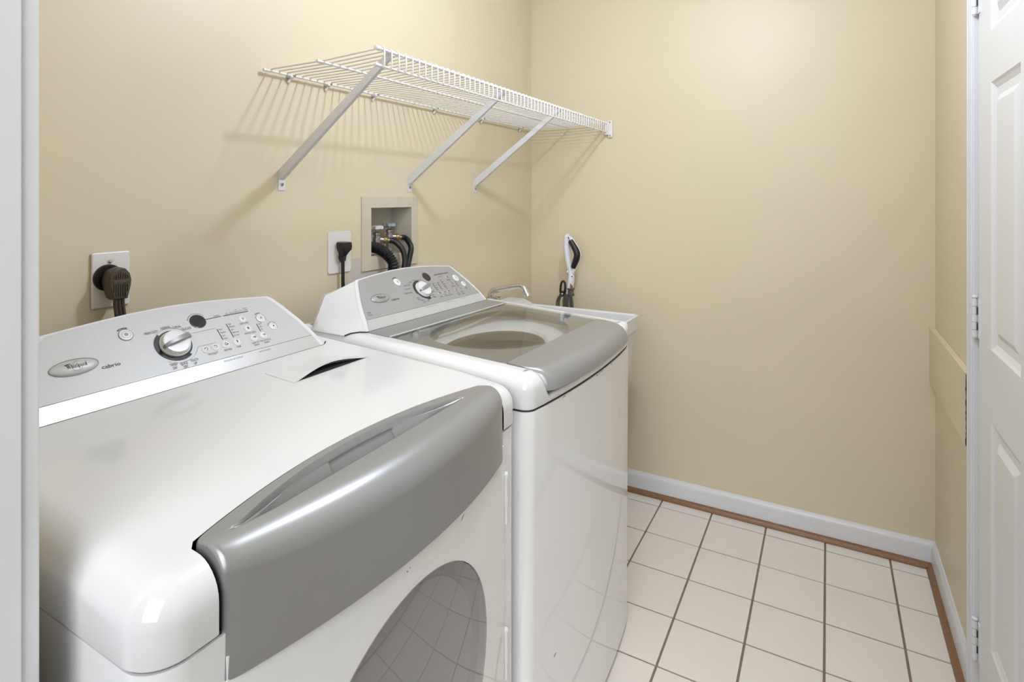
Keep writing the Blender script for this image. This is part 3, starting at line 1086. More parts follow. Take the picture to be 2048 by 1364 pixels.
# silver band with the crescent finger recess
bm = bmesh.new()
HW = 0.2945
XO = -0.0060
def rec_back(x):
    return 0.006 - 0.040 * (abs(x + 0.017) / 0.219) ** 2.2
def rec_front(x):
    return -0.044 + 0.006 * (x / 0.20)
PX0, PX1 = -0.088, 0.052
xs_ = sorted(set([XO - HW + 2 * HW * k / 84 for k in range(85)] + [PX0 - 0.001, PX0 + 0.0005, PX1 - 0.0005, PX1 + 0.001] + [XO + s_ * (HW - d_) for s_ in (-1, 1) for d_ in (0.001, 0.002, 0.004, 0.0055)]))
rows = []
for x in xs_:
    t = (x - XO) / HW
    ax = abs(x - XO)
    e1 = max(0.0, (ax - (HW - 0.012)) / 0.012)
    yb = arc_y(x) - 0.007 * (1 - math.sqrt(max(0.0, 1 - e1 * e1)))
    e2 = max(0.0, (ax - (HW - 0.02)) / 0.02)
    yf = -0.1165 + 0.040 * t * t + 0.007 * (1 - math.sqrt(max(0.0, 1 - e2 * e2)))
    e3 = max(0.0, (ax - (HW - 0.006)) / 0.006)
    drop = 0.005 * (1 - math.sqrt(max(0.0, 1 - e3 * e3)))
    R = 0.047 - 0.018 * abs(t) ** 4
    yroll = yf + R
    zt = dz_top(x, yb) + 0.0035 - drop
    zc = 0.9520 - drop
    def crown(y):
        return zt + (zc - zt) * smoothstep(yb, yroll, y) if yb > yroll else zt
    crown = lambda y: zt + (zc - zt) * (lambda q: q * q * (3 - 2 * q))(max(0.0, min(1.0, (yb - y) / max(1e-4, yb - yroll))))
    rf = max(rec_front(x), yroll + 0.003)
    rb = max(rec_back(x), rf + 0.004)
    rb = min(rb, yb - 0.0125)
    rf = min(rf, rb - 0.0035)
    dep = min(1.0, max(0.0, (rec_back(x) - rec_front(x) - 0.002) / 0.022))
    rs = min(1.0, dep * 4)
    w = rb - rf
    ridge = 0.0024 * rs
    pk = 1.0 if PX0 < x < PX1 else 0.0
    zr = crown(rb)
    prof = [(yb + 0.001, zt - 0.020), (yb, zt - 0.004), (yb - 0.003, zt - 0.0008), (yb - 0.005, crown(yb - 0.005)),
            (rb + 0.0068, crown(rb + 0.0068) - 0.0004 * rs), (rb + 0.0052, crown(rb + 0.0052) + ridge), (rb + 0.0014, zr + ridge), (rb, zr - 0.0008 * rs),
            (rb - 0.03 * w, zr - 0.0040 * dep), (rb - 0.05 * w, zr - 0.0062 * dep),
            (rb - min(0.0026, 0.14 * w), zr - 0.0068 * dep), (rb - min(0.0032, 0.20 * w), zr - 0.0085 * dep), (rb - min(0.0038, 0.26 * w) + 0.0055 * pk * dep, zr - 0.0092 * dep), (rb - min(0.016, 0.50 * w) + 0.0055 * pk * dep, zr - 0.0300 * dep),
            (rf + min(0.0022, 0.20 * w), crown(rf) - 0.0320 * dep), (rf + min(0.0010, 0.10 * w), crown(rf) - 0.0060 * dep), (rf, crown(rf) - 0.0006 * rs), (rf - 0.0022, crown(rf - 0.0022))]
    ly = prof[-1][0]
    prof += [(ly + (yroll - ly) * q, crown(ly + (yroll - ly) * q)) for q in (0.33, 0.66)]
    for q in range(13):
        a = math.radians(90 - 84 * q / 12)
        prof.append((yroll - R * math.cos(a), zc - R + R * math.sin(a)))
    zbm = 0.8125
    prof += [(yf - 0.001, zbm + 0.03), (yf - 0.002, zbm + 0.0025), (yf - 0.0005, zbm), (yf + 0.020, zbm), (-0.068, 0.835), (-0.06, 0.86)]
    rows.append([bm.verts.new((x, y, z)) for y, z in prof])
m = len(rows[0])
for a, b in zip(rows, rows[1:]):
    for j in range(m):
        bm.faces.new((a[j], a[(j + 1) % m], b[(j + 1) % m], b[j]))
bm.faces.new(rows[0]); bm.faces.new(rows[-1][::-1])
link_mesh('door_handle', bm, M['silver'], dd, world=False, angle=40)['label'] = 'silver curved door handle band with a crescent recess'

# filler that closes the notch below and behind the band
bm = bmesh.new()
prism(bm, [(NL + 0.001, -0.066), (NR + 0.004, -0.066), (NR + 0.004, -0.024)] + [(0.28 - 0.57 * k / 20, arc_y(0.28 - 0.57 * k / 20) - 0.004) for k in range(21)] + [(NL + 0.001, -0.026)], 'z', 0.84, 0.905)
link_mesh('handle_backing', bm, M['dark'], dryer, world=False)

# lint filter flap: raised flap over a black slot
bm = bmesh.new()
nu, nv = 20, 6
fx0, fx1, fy0, fy1 = 0.085, 0.291, 0.279, 0.366
rows = []
for i in range(nu + 1):
    s = i / nu
    x = fx0 + (fx1 - fx0) * s
    row = []
    for j in range(nv + 1):
        t = j / nv
        y = fy1 + (fy0 - fy1) * t
        bulge = math.sin(PI * s) ** 1.2
        zz = dz_top(x, y) + 0.0014 + 0.0135 * bulge * t ** 2
        row.append(bm.verts.new((x + 0.004 * (1 - t) * (1 if s > .5 else 0), y + 0.010 * bulge * t * (1 if t == 1 else 0.4), zz)))
    rows.append(row)
for a, b in zip(rows, rows[1:]):
    for j in range(nv):
        bm.faces.new((a[j], a[j + 1], b[j + 1], b[j]))
ext = bmesh.ops.extrude_face_region(bm, geom=bm.faces[:])
bmesh.ops.translate(bm, verts=[v for v in ext['geom'] if isinstance(v, bmesh.types.BMVert)], vec=(0, 0, -0.0016))
fl = link_mesh('lint_filter_flap', bm, M['white'], dryer, world=False)
bm = bmesh.new()
sl = [(fx0 + 0.012 + (fx1 - fx0 - 0.024) * k / 20, fy0 + 0.002) for k in range(21)]
back = [(x, fy0 + 0.002 + 0.030 * math.sin(PI * k / 20)) for k, (x, y) in enumerate(sl)][::-1][1:-1]
for lay in (0.0008,):
    bm.faces.new([bm.verts.new((x, y, dz_top(x, y) + lay)) for x, y in sl + back])
link_mesh('lint_slot', bm, M['dark'], fl, world=False, smooth=False)

dc = Console(dryer, 0.424, 0.970, 0.114, 0.117, M['panel'], M['bright'], 0.283)
dc.badge(-0.1950, 0.0922, 0.0370, 0.0160, M['panel'])
dc.knob(-0.0250, 0.0925, 0.0283, 14, [(-70, 128, 0.0285, 0.0325), (128, 306, 0.0285, 0.0372)])
dc.disc(0.0394, 0.1338, 0.0166, 0.0166)
dc.button(-0.0990, 0.1350, 0.0116, M['button'], 0.0016, 0.0008, 'power_button', ring=[(0.0120, 0, 360, 0.0010), (0.0074, 0, 360, 0.0005)])
dc.button(0.1765, 0.1096, 0.0104, M['button'], 0.0016, 0.0008, 'start_button', ring=[(0.0108, 100, 260, 0.0006), (0.0116, -40, 60, 0.0008), (0.0068, 0, 360, 0.0004)])
dc.button(0.1952, 0.0822, 0.0092, M['button'], 0.0016, 0.0008, 'stop_button', ring=[(0.0098, -40, 60, 0.0008), (0.0062, 0, 360, 0.0004)])
for u, v in ((0.0265, 0.0648), (0.0470, 0.0656), (0.0697, 0.0652), (0.0953, 0.0650), (0.1341, 0.1172), (0.1345, 0.0908), (0.1360, 0.0651), (0.1605, 0.0654)):
    dc.button(u, v, 0.0083, M['button'], 0.0010, 0.0018)
bm = bmesh.new()
pl = dc.pl
bt = Plane2D(pl.P(0, 0, 0.0004), pl.U, pl.V)
put_text(bm, pl, 'cabrio', -0.1575, -0.1276, 0.0760, 0.0072, 0, 0.0)
put_text(bm, pl, 'POWER', -0.0165 / 2, 0.0165 / 2, 0, 0.0036, 0, 0.02, arc=(-0.0990, 0.1350, 0.0135, 96))
for s, u0, u1, v in (('HEAVY DUTY', -0.0685, -0.0422, 0.1268), ('NORMAL', -0.0358, -0.0170, 0.1312), ('CASUAL', -0.0139, 0.0030, 0.1282), ('DELICATE', 0.0005, 0.0205, 0.1196),
                     ('TIMED', -0.0510, -0.0376, 0.0474), ('DRY', -0.0484, -0.0402, 0.0396), ('QUICK', -0.0318, -0.0182, 0.0442), ('DRY', -0.0290, -0.0206, 0.0366), ('TOUCH', -0.0120, 0.0032, 0.0462), ('UP', -0.0078, -0.0022, 0.0386)):
    put_text(bm, pl, s, u0, u1, v, 0.0056, 2)
for s, u0, u1, v, h in (('TIME ADJUST', 0.0246, 0.0476, 0.0500, 0.0046), ('DRYNESS', 0.0608, 0.0778, 0.0500, 0.0046), ('TEMP', 0.0892, 0.0994, 0.0504, 0.0046), ('DRUM LIGHT', 0.1232, 0.1442, 0.1040, 0.0044),
                     ('WRINKLE SHIELD', 0.1204, 0.1492, 0.0774, 0.0044), ('DAMP DRY', 0.1254, 0.1446, 0.0506, 0.0042), ('SIGNAL', 0.1280, 0.1410, 0.0448, 0.0042), ('END OF CYCLE', 0.1466, 0.1724, 0.0506, 0.0042), ('SIGNAL', 0.1534, 0.1666, 0.0448, 0.0042),
                     ('More', 0.0719, 0.0799, 0.1018, 0.0040), ('Normal', 0.0719, 0.0835, 0.0938, 0.0040), ('Less', 0.0719, 0.0785, 0.0860, 0.0040), ('Damp', 0.0719, 0.0805, 0.0782, 0.0040),
                     ('High', 0.0968, 0.1034, 0.1100, 0.0040), ('Medium', 0.0966, 0.1096, 0.1028, 0.0040), ('Low', 0.0968, 0.1024, 0.0952, 0.0040), ('Extra Low', 0.0968, 0.1120, 0.0876, 0.0040), ('Air Only', 0.0968, 0.1090, 0.0798, 0.0040),
                     ('Loud', 0.1629, 0.1706, 0.0946, 0.0036), ('Soft', 0.1629, 0.1690, 0.0870, 0.0036), ('Off', 0.1629, 0.1674, 0.0796, 0.0036),
                     ('Sensing', 0.0760, 0.0880, 0.1378, 0.0036), ('Wet', 0.1034, 0.1092, 0.1374, 0.0036), ('Damp', 0.1134, 0.1218, 0.1376, 0.0036), ('Cool', 0.1254, 0.1316, 0.1424, 0.0034), ('Down', 0.1250, 0.1336, 0.1376, 0.0034),
                     ('Done', 0.1370, 0.1440, 0.1376, 0.0036), ('Wrinkle', 0.1466, 0.1578, 0.1426, 0.0034), ('Shield', 0.1480, 0.1576, 0.1378, 0.0034)):
    put_text(bm, pl, s, u0, u1, v, h, 2)
put_text(bm, pl, 'Estimated Time Remaining', -0.021, 0.021, 0, 0.0028, 2, arc=(0.0394, 0.1338, 0.0190, 96))
put_text(bm, pl, 'START', -0.0066, 0.0066, 0, 0.0034, 0, 0.01, arc=(0.1765, 0.1096, 0.0128, 96))
put_text(bm, pl, 'HOLD TO STOP', -0.0115, 0.0115, 0, 0.0026, 2, 0.0, arc=(0.1952, 0.0822, 0.0112, 100))
for s, u0, u1 in (('D R Y   C Y C L E S', -0.0446, -0.0044), ('M O D I F I E R S', 0.0500, 0.0912), ('O P T I O N S', 0.1312, 0.1600)):
    put_text(bm, Plane2D(dc.bend(0, 0.0270) - pl.V * 0.0270, pl.U, pl.V), s, u0, u1, 0.0262, 0.0036, 1 if s[0] != 'D' else 3, lift=0.0011)
put_line(bm, pl, [(0.0560, 0.1348), (0.0920, 0.1354)], 0.0013)
put_line(bm, pl, [(0.0968, 0.1352), (0.1572, 0.1345)], 0.0016)
put_line(bm, pl, [(0.0689, 0.1058), (0.0697, 0.0777)], 0.0013)
put_line(bm, pl, [(0.0937, 0.1142), (0.0942, 0.0776)], 0.0013)
put_line(bm, pl, [(0.1597, 0.0980), (0.1599, 0.0771)], 0.0013)
put_line(bm, pl, [(0.0095, 0.1088), (0.0680, 0.1092)], 0.0004, 2)
put_line(bm, pl, [(0.0530, 0.0753), (0.0140, 0.0751)], 0.0004, 2)
put_arc(bm, pl, -0.0250, 0.0925, 0.0425, -24, -127, 0.0004, 2)
put_arc(bm, pl, -0.0250, 0.0925, 0.0386, 127, 32, 0.0004, 2)
for kind, u, v, s in (('power', -0.0990, 0.1350, 0.0024), ('power', 0.1765, 0.1096, 0.0022), ('shirt', 0.1952, 0.0822, 0.0018), ('arrow', 0.0265, 0.0648, 0.0028), ('arrow', 0.0470, 0.0656, 0.0025), ('drop', 0.0697, 0.0656, 0.0030),
                      ('temp', 0.0953, 0.0655, 0.0026), ('bulb', 0.1341, 0.1175, 0.0026), ('shirt', 0.1345, 0.0912, 0.0025), ('wave', 0.1360, 0.0655, 0.0025), ('wave', 0.1605, 0.0658, 0.0022)):
    sym(bm, pl, kind, u, v, s, 0.0031)
link_mesh('panel_lettering', bm, [M['ink'], M['ink_grey'], M['ink_grey'], M['ink_pale']], dc.face, world=False, smooth=False, recalc=False)['kind'] = 'stuff'

# ------------------------------------------------------------------ washer
washer = thing('washing_machine', 'white top-loading washing machine with glass lid, between dryer and sink', 'washing machine', (-1.048, 0, 0), (0, 0.0173, 0.0046))
WX = 0.3445
def wf(x):
    return -0.1080 + 0.0215 * (x / WX) ** 2
wout = []
wout += arc_pts(-WX + 0.028, wf(-WX) + 0.026, 0.028, 180, 262, 8)
for k in range(1, 24):
    x = -WX + 0.03 + (2 * WX - 0.06) * k / 24
    wout.append((x, wf(x)))
wout += arc_pts(WX - 0.020, wf(WX) + 0.019, 0.020, 278, 360, 8)
wout += [(WX, 0.60), (-WX, 0.60)]
bm = bmesh.new()
prism(bm, wout, 'z', 0.02, 0.8655)
link_mesh('cabinet', bm, M['white_panel'], washer, world=False, angle=40)
bm = bmesh.new()
prism(bm, [(x * 0.990, y * 0.985 + 0.0015) for x, y in wout], 'z', 0.864, 0.869)
link_mesh('deck_seam', bm, M['dark'], washer, world=False)
for x, h in ((-0.30, -0.0052), (0.30, 0.0052)):
    for y in (-0.03, 0.54):
        bm = bmesh.new()
        lathe(bm, [(0.019, h), (0.019, h + 0.008), (0.009, h + 0.010), (0.009, 0.025)], (x, y, 0.0), n=14)
        link_mesh('foot', bm, M['rubber'], washer, world=False)
wo = resample(wout, 0.012)
LH = 0.2925          # half width of the lid opening
def wtop(x, y):
    return 0.9455 + 0.058 * y
def front_low(p):
    """0 at the sides, 1 along the front lip under the lid handle"""
    if p[1] > -0.04:
        return 0.0
    return 1.0 - smoothstep(0.262, 0.296, abs(p[0]))
def wz(x, y, p):
    s = front_low(p)
    return wtop(x, y) * (1 - s) + 0.886 * s
wr = []
for p in wo:
    s = front_low(p)
    r = 0.034 if p[1] < 0.0 else 0.030
    if p[0] > WX - 0.03:
        r = 0.018
    if p[1] > 0.58:
        r = 0.006
    wr.append(r * (1 - s) + 0.008 * s)
wr = smooth_list(wr, 2)
def wrim(co, p):
    x = max(-LH, min(LH, co.x)); y = max(-0.090, min(0.408, co.y))
    if front_low(p) > 0.02 and abs(x) < LH:
        y = max(co.y + 0.004, wf(x) + 0.016)
        return (x, y, co.z)
    return (x, y, wtop(x, y) + 0.0 if co.z > 0.92 else co.z)
link_mesh('top_deck', pillow_deck(wo, wr, wz, 0.869, inner=wrim), M['white'], washer, world=False, angle=50)
# shelf closing the deck behind the lid opening, under the console
link_mesh('rear_deck', B(-LH - 0.004, LH + 0.004, 0.404, 0.596, 0.90, 0.9665), M['white'], washer, world=False)

# liner under the glass: grey tray, white tub ring, steel basket, impeller
LC = Vector((0.0, 0.178))
def sup(a, hx, hy, pw):
    c, s = math.cos(a), math.sin(a)
    r = 1.0 / ((abs(c) / hx) ** pw + (abs(s) / hy) ** pw) ** (1 / pw)
    return r * c, r * s
bm = bmesh.new()
na = 96
spec = [(0.292, 0.226, 14, 0.930, 0), (0.280, 0.206, 7, 0.926, 0), (0.268, 0.186, 4.0, 0.924, 0), (0.264, 0.182, 3.6, 0.922, 1), (0.245, 0.168, 2.6, 0.918, 1), (0.225, 0.150, 2.1, 0.913, 1), (0.210, 0.132, 2.0, 0.907, 1),
        (0.204, 0.126, 2.0, 0.898, 1), (0.206, 0.128, 2.0, 0.885, 2), (0.220, 0.165, 2.0, 0.855, 2), (0.225, 0.195, 2.0, 0.60, 2), (0.215, 0.19, 2.0, 0.585, 2), (0.205, 0.18, 2.0, 0.59, 3), (0.14, 0.13, 2, 0.60, 3), (0.07, 0.06, 2, 0.625, 3), (0.02, 0.02, 2, 0.70, 3)]
rings = []
for hx, hy, pw, z, mi in spec:
    rings.append(([bm.verts.new((LC.x + sup(2 * PI * k / na, hx, hy, pw)[0], LC.y + (0.024 if hy < 0.165 else 0.012 if hy < 0.17 else 0.0) + sup(2 * PI * k / na, hx, hy, pw)[1], z + 0.058 * sup(2 * PI * k / na, hx, hy, pw)[1] * (1 if z > 0.85 else 0))) for k in range(na)], mi))
for (a, ma), (b, mb) in zip(rings, rings[1:]):
    for k in range(na):
        f = bm.faces.new((a[k], a[(k + 1) % na], b[(k + 1) % na], b[k]))
        f.material_index = mb
f = bm.faces.new(rings[-1][0]); f.material_index = 3
link_mesh('tub', bm, [M['liner'], M['tubring'], M['basket'], M['impeller']], washer, world=False, angle=30)
bm = bmesh.new()
for k in range(4):
    a = PI / 4 + k * PI / 2
    d = Vector((math.cos(a), math.sin(a), 0)); e = Vector((-d.y, d.x, 0))
    rows = []
    for j in range(9):
        t = j / 8
        r = 0.03 + 0.15 * t
        c = Vector((LC.x, LC.y, 0.60 + 0.05 * (1 - t) + 0.02)) + d * r
        w = 0.012 + 0.02 * t
        rows.append([bm.verts.new(c - e * w - Vector((0, 0, 0.03))), bm.verts.new(c + Vector((0, 0, 0.012))), bm.verts.new(c + e * w - Vector((0, 0, 0.03)))])
    for p, q in zip(rows, rows[1:]):
        for m2 in range(2):
            bm.faces.new((p[m2], p[m2 + 1], q[m2 + 1], q[m2]))
link_mesh('impeller', bm, M['impeller'], washer, world=False)
# dispenser plate with its rounded cup at the back left
bm = bmesh.new()
dp = [(-0.255, 0.318), (-0.22, 0.305), (-0.15, 0.322), (-0.06, 0.352), (0.05, 0.385), (0.02, 0.398), (-0.255, 0.398)]
prism(bm, dp, 'z', 0.920, 0.9355)
ds = link_mesh('dispenser', bm, M['silver'], washer, world=False)
bm = bmesh.new()
o = Vector((-0.165, 0.352, 0.9357))
lathe(bm, [(0.038, 0), (0.038, 0.002), (0.035, 0.004), (0.030, 0.0015), (0.0, 0.001)], o, n=28)
box(bm, o.x - 0.036, o.x + 0.036, o.y - 0.003, o.y + 0.003, o.z, o.z + 0.006, bevel=0.002)
link_mesh('dispenser_cup', bm, M['liner'], ds, world=False)
bm = bmesh.new()
dpl = Plane2D((0, 0, 0.9355), (1, 0.10, 0), (-0.10, 1, 0))
for q, (u, v, w) in enumerate(((-0.08, 0.392, 0.05), (-0.085, 0.383, 0.03), (-0.080, 0.374, 0.042), (-0.02, 0.396, 0.045))):
    put_line(bm, dpl, [(u, v), (u + w, v)], 0.003 if q < 2 else 0.005, 0, 0.0006)
link_mesh('dispenser_print', bm, M['ink_grey'], ds, world=False, smooth=False, recalc=False)

def lidz(y):
    return 0.9484 + 0.058 * y
# hinge cover behind the glass
bm = bmesh.new()
prism(bm, [(0.3385, lidz(0.3385) - 0.012), (0.3365, lidz(0.3365) - 0.004), (0.3385, lidz(0.3385)), (0.4075, lidz(0.4075)), (0.4075, lidz(0.4075) - 0.012)], 'x', -0.2965, 0.2965)
hc = link_mesh('hinge_cover', bm, M['silver'], washer, world=False)
bm = bmesh.new()
tube(bm, [(-0.2955, 0.3362, lidz(0.3362) - 0.0008), (0.2955, 0.3362, lidz(0.3362) - 0.0008)], 0.0026, n=10)
link_mesh('hinge_edge', bm, M['bright'], hc, world=False)
# lid: glass pane with grey frit border, silver handle
lid_root = None
def lid_half(y):
    return 0.2965 - 0.004 * smoothstep(0.2, -0.1, y)
bm = bmesh.new()
gy0, gy1 = 0.0025, 0.3315
for a, b in ((gy0, gy1),):
    vs = [(-lid_half(a), a), (lid_half(a), a), (lid_half(b), b), (-lid_half(b), b)]
    top = [bm.verts.new((x, y, lidz(y))) for x, y in vs]
    bm.faces.new(top)
    low = [bm.verts.new((x, y, lidz(y) - 0.004)) for x, y in vs]
    bm.faces.new(low[::-1])
    for k in range(4):
        bm.faces.new((top[k], low[k], low[(k + 1) % 4], top[(k + 1) % 4]))
lid = link_mesh('lid', bm, M['glass'], washer, world=False, smooth=False)
lid['label'] = 'clear glass lid over the tub'
# printed grey border under the glass
bm = bmesh.new()
na2 = 96
def clear_edge(a, f=1.0):
    """outline of the clear part of the glass"""
    if math.sin(a) < 0:
        return f * 0.246 * math.cos(a), 0.181 + f * 0.178 * math.sin(a)
    x, y = sup(a, 0.246, 0.140, 2.8)
    return f * x, 0.181 + f * y
Ra, Rb = [], []
cyy = (gy0 + gy1) / 2
for k in range(na2):
    a = 2 * PI * k / na2
    x, y = sup(a, 0.2900, 0.1620, 40)
    Ra.append(bm.verts.new((x, cyy + y, lidz(cyy + y) - 0.0046)))
    x, y = clear_edge(a)
    Rb.append(bm.verts.new((x, y, lidz(y) - 0.0046)))
for k in range(na2):
    bm.faces.new((Ra[k], Ra[(k + 1) % na2], Rb[(k + 1) % na2], Rb[k]))
link_mesh('lid_border', bm, M['silver'], lid, world=False, smooth=False)
# dot screen printed on the glass near the front
bm = bmesh.new()
for i in range(150):
    for j in range(6):
        a_ = math.radians(184 + 100 * i / 150)
        x, y = clear_edge(a_, 0.992 - 0.013 * j)
        r = 0.0011 * (1 - j / 6.5)
        c = Vector((x, y, lidz(y) - 0.0046))
        bm.faces.new([bm.verts.new(c + Vector((r * math.cos(PI / 3 * k), r * math.sin(PI / 3 * k), 0.058 * r * math.sin(PI / 3 * k)))) for k in range(6)])
o = link_mesh('dot_print', bm, M['silver'], lid, world=False, smooth=False)
o['kind'] = 'stuff'
# handle: flat top rolling over the front edge
bm = bmesh.new()
NS = 64
HW = 0.2890
rows = []
for k in range(NS + 1):
    x = -HW + 2 * HW * k / NS
    ax = abs(x)
    yf = -0.1265 + 0.021 * (x / 0.29) ** 2
    if ax > 0.254:
        e = (ax - 0.254) / (HW - 0.254)
        yf += 0.032 * (1 - math.sqrt(max(0.0, 1 - e * e)))
    R = 0.046
    yr = min(yf + R, 0.0)
    Rr = R
    zt0 = lidz(0.0015)
    prof = [(0.0015, zt0 - 0.010), (0.0015, zt0 - 0.0005), (0.0005, zt0)]
    for q in range(1, 5):
        y = 0.0005 + (yr - 0.0005) * q / 4
        prof.append((y, lidz(y) - 0.0))
    zr = lidz(yr)
    for q in range(1, 11):
        a = math.radians(87 * (1 - q / 10) + 4 * q / 10)
        prof.append((yr - Rr * math.cos(a), zr - Rr + Rr * math.sin(a)))
    zb_ = 0.8975
    prof += [(yf - 0.0005, zb_ + 0.002), (yf + 0.002, zb_), (yf + 0.018, zb_), (yf + 0.03, zb_ + 0.02)]
    rows.append([bm.verts.new((x, y, z)) for y, z in prof])
m = len(rows[0])
for a, b in zip(rows, rows[1:]):
    for j in range(m):
        bm.faces.new((a[j], a[(j + 1) % m], b[(j + 1) % m], b[j]))
bm.faces.new(rows[0]); bm.faces.new(rows[-1][::-1])
link_mesh('lid_handle', bm, M['silver'], lid, world=False, angle=32)['label'] = 'silver rounded front of the lid'
bm = bmesh.new()
box(bm, -0.168, -0.138, 0.553, 0.580, 1.046, 1.080, bevel=0.003)
link_mesh('cord_clip', bm, M['plastic'], washer, world=False)
# paint chips along the seam and scuffs on the front
bm = bmesh.new()
for x, w, h in ((-0.005, 0.010, 0.004), (0.012, 0.006, 0.002), (0.115, 0.006, 0.004), (-0.20, 0.02, 0.002), (0.03, 0.03, 0.0015)):
    n = 7
    q = []
    for k in range(n):
        a = 2 * PI * k / n
        px = x + w / 2 * math.cos(a) * random.uniform(0.7, 1.1); pz = 0.8645 + h / 2 * math.sin(a) * random.uniform(0.6, 1.2) - h * 0.3
        q.append(bm.verts.new((px, wf(px) - 0.0006, pz)))
    bm.faces.new(q)
for x, z, w, h in ((-0.235, 0.30, 0.012, 0.0028), (0.20, 0.70, 0.003, 0.012)):
    q = []
    for k in range(6):
        a = 2 * PI * k / 6
        px = x + w / 2 * math.cos(a); pz = z + h / 2 * math.sin(a) + 0.2 * w * math.cos(a)
        q.append(bm.verts.new((px, wf(px) - 0.0006, pz)))
    bm.faces.new(q)
link_mesh('paint_chips', bm, M['ink_grey'], washer, world=False, smooth=False)['kind'] = 'stuff'

wc = Console(washer, 0.4066, 0.9709, 0.1128, 0.1167, M['panel_grey'], M['panel'], 0.308)
wc.badge(-0.1838, 0.0922, 0.0371, 0.0150, M['panel_grey'])
wc.knob(0.0085, 0.0915, 0.0278, 14, [(-80, 78, 0.0282, 0.0306), (78, 196, 0.0282, 0.0368), (196, 262, 0.0282, 0.0330), (262, 290, 0.0282, 0.0372)])
wc.disc(0.0677, 0.1360, 0.0165, 0.0165)
for u, v, r, nm in ((-0.0768, 0.1356, 0.0128, 'power_button'), (0.2088, 0.1122, 0.0136, 'start_button'), (0.2270, 0.0836, 0.0105, 'stop_button')):
    wc.button(u, v, r, M['button'], 0.0014, 0.0010, nm, ring=[(r * 0.45, 0, 360, 0.0004)])
for u, v in ((0.0725, 0.0672), (0.0974, 0.0664), (0.1223, 0.0667), (0.1643, 0.0680), (0.1904, 0.0670), (0.1669, 0.1205), (0.1663, 0.0936)):
    wc.button(u, v, 0.0083, M['panel_grey'], 0.0010, 0.0018)
bm = bmesh.new()
pl = wc.pl
put_text(bm, pl, 'cabrio', -0.1468, -0.1134, 0.0764, 0.0072, 0, 0.0)
put_text(bm, pl, 'POWER', -0.009, 0.009, 0, 0.0036, 0, 0.02, arc=(-0.0768, 0.1356, 0.0146, 96))
for s, u0, u1, v in (('BULKY ITEMS', -0.0590, -0.0308, 0.1156), ('HEAVY DUTY', -0.0655, -0.0390, 0.1028), ('WHITEST WHITES', -0.0790, -0.0424, 0.0886), ('WHITES', -0.0305, -0.0152, 0.1242), ('NORMAL', -0.0088, 0.0104, 0.1290), ('CASUAL', 0.0146, 0.0318, 0.1270),
                     ('DELICATE', 0.0320, 0.0480, 0.1180), ('HAND', 0.0500, 0.0628, 0.1045), ('SILK', 0.0466, 0.0560, 0.0900), ('SOAK', 0.0376, 0.0560, 0.0762), ('CLEAN', 0.0306, 0.0410, 0.0640), ('WASHER', 0.0300, 0.0460, 0.0560),
                     ('DRAIN', -0.0411, -0.0297, 0.0654), ('& SPIN', -0.0411, -0.0290, 0.0584), ('RINSE', -0.0280, -0.0171, 0.0536), ('& SPIN', -0.0260, -0.0140, 0.0462), ('SPIN', -0.0050, 0.0050, 0.0478)):
    put_text(bm, pl, s, u0, u1, v, 0.0044, 1)
for s, u0, u1, v in (('SOIL', 0.0650, 0.0808, 0.0516), ('WATER', 0.0870, 0.1066, 0.0512), ('SPIN', 0.1105, 0.1200, 0.0514), ('SPEED', 0.1225, 0.1330, 0.0514), ('2ND', 0.1600, 0.1690, 0.0516), ('RINSE', 0.1590, 0.1710, 0.0450),
                     ('CYCLE', 0.1820, 0.1985, 0.0520), ('SIGNAL', 0.1830, 0.1990, 0.0450), ('DELAY START', 0.1225, 0.1441, 0.1262, ), ('EXTRA', 0.1560, 0.1770, 0.1070), ('RINSE HOLD', 0.1560, 0.1800, 0.0800), ('LOCK', 0.2230, 0.2310, 0.0612)):
    put_text(bm, pl, s, u0, u1, v, 0.0040, 1)
for u, rows_ in ((0.0748, ('Heavy', 'Normal', 'Light', 'Off')), (0.0990, ('High', 'Auto', 'Med', 'Low')), (0.1246, ('Hot', 'Warm', 'Cool', 'Cold', 'Tap')), (0.1916, ('Loud', 'Soft', 'Off'))):
    top = 0.1130 if len(rows_) == 5 else (0.1056 if len(rows_) == 4 else 0.0966)
    bot = 0.0795
    for q, s in enumerate(rows_):
        v = top - (top - bot) * q / (len(rows_) - 1)
        put_text(bm, pl, s, u, u + 0.0024 * len(s), v, 0.0036, 1)
for q, s in enumerate(('Sensing', 'Wash', 'Rinse', 'Spin', 'Done', 'Lock')):
    put_text(bm, pl, s, 0.1140 + 0.0126 * q, 0.1236 + 0.0126 * q, 0.1402, 0.0030, 1)
put_line(bm, pl, [(0.1084, 0.1372), (0.1890, 0.1380)], 0.0019)
put_line(bm, pl, [(0.0730, 0.1080), (0.0730, 0.0794)], 0.0014)
put_line(bm, pl, [(0.0972, 0.1080), (0.0972, 0.0792)], 0.0014)
put_line(bm, pl, [(0.1228, 0.1154), (0.1228, 0.0797)], 0.0014)
put_line(bm, pl, [(0.1898, 0.0992), (0.1898, 0.0795)], 0.0014)
put_line(bm, pl, [(0.0800, 0.1330), (0.0850, 0.1345)], 0.0024)
put_line(bm, pl, [(0.2236, 0.0668), (0.2276, 0.0668)], 0.0030)
put_arc(bm, pl, 0.0677, 0.1360, 0.0190, 70, 190, 0.0006, 1)
put_arc(bm, pl, 0.2270, 0.0836, 0.0128, 80, 190, 0.0012, 1)
for a, b in (((-0.2620, 0.0560), (-0.2480, 0.0555)), ((-0.2620, 0.0530), (-0.2620, 0.0460)), ((-0.2560, 0.0520), (-0.2510, 0.0520)), ((-0.2600, 0.0462), (-0.2505, 0.0462)), ((-0.2510, 0.0500), (-0.2500, 0.0462))):
    put_line(bm, pl, [a, b], 0.0014, 1)
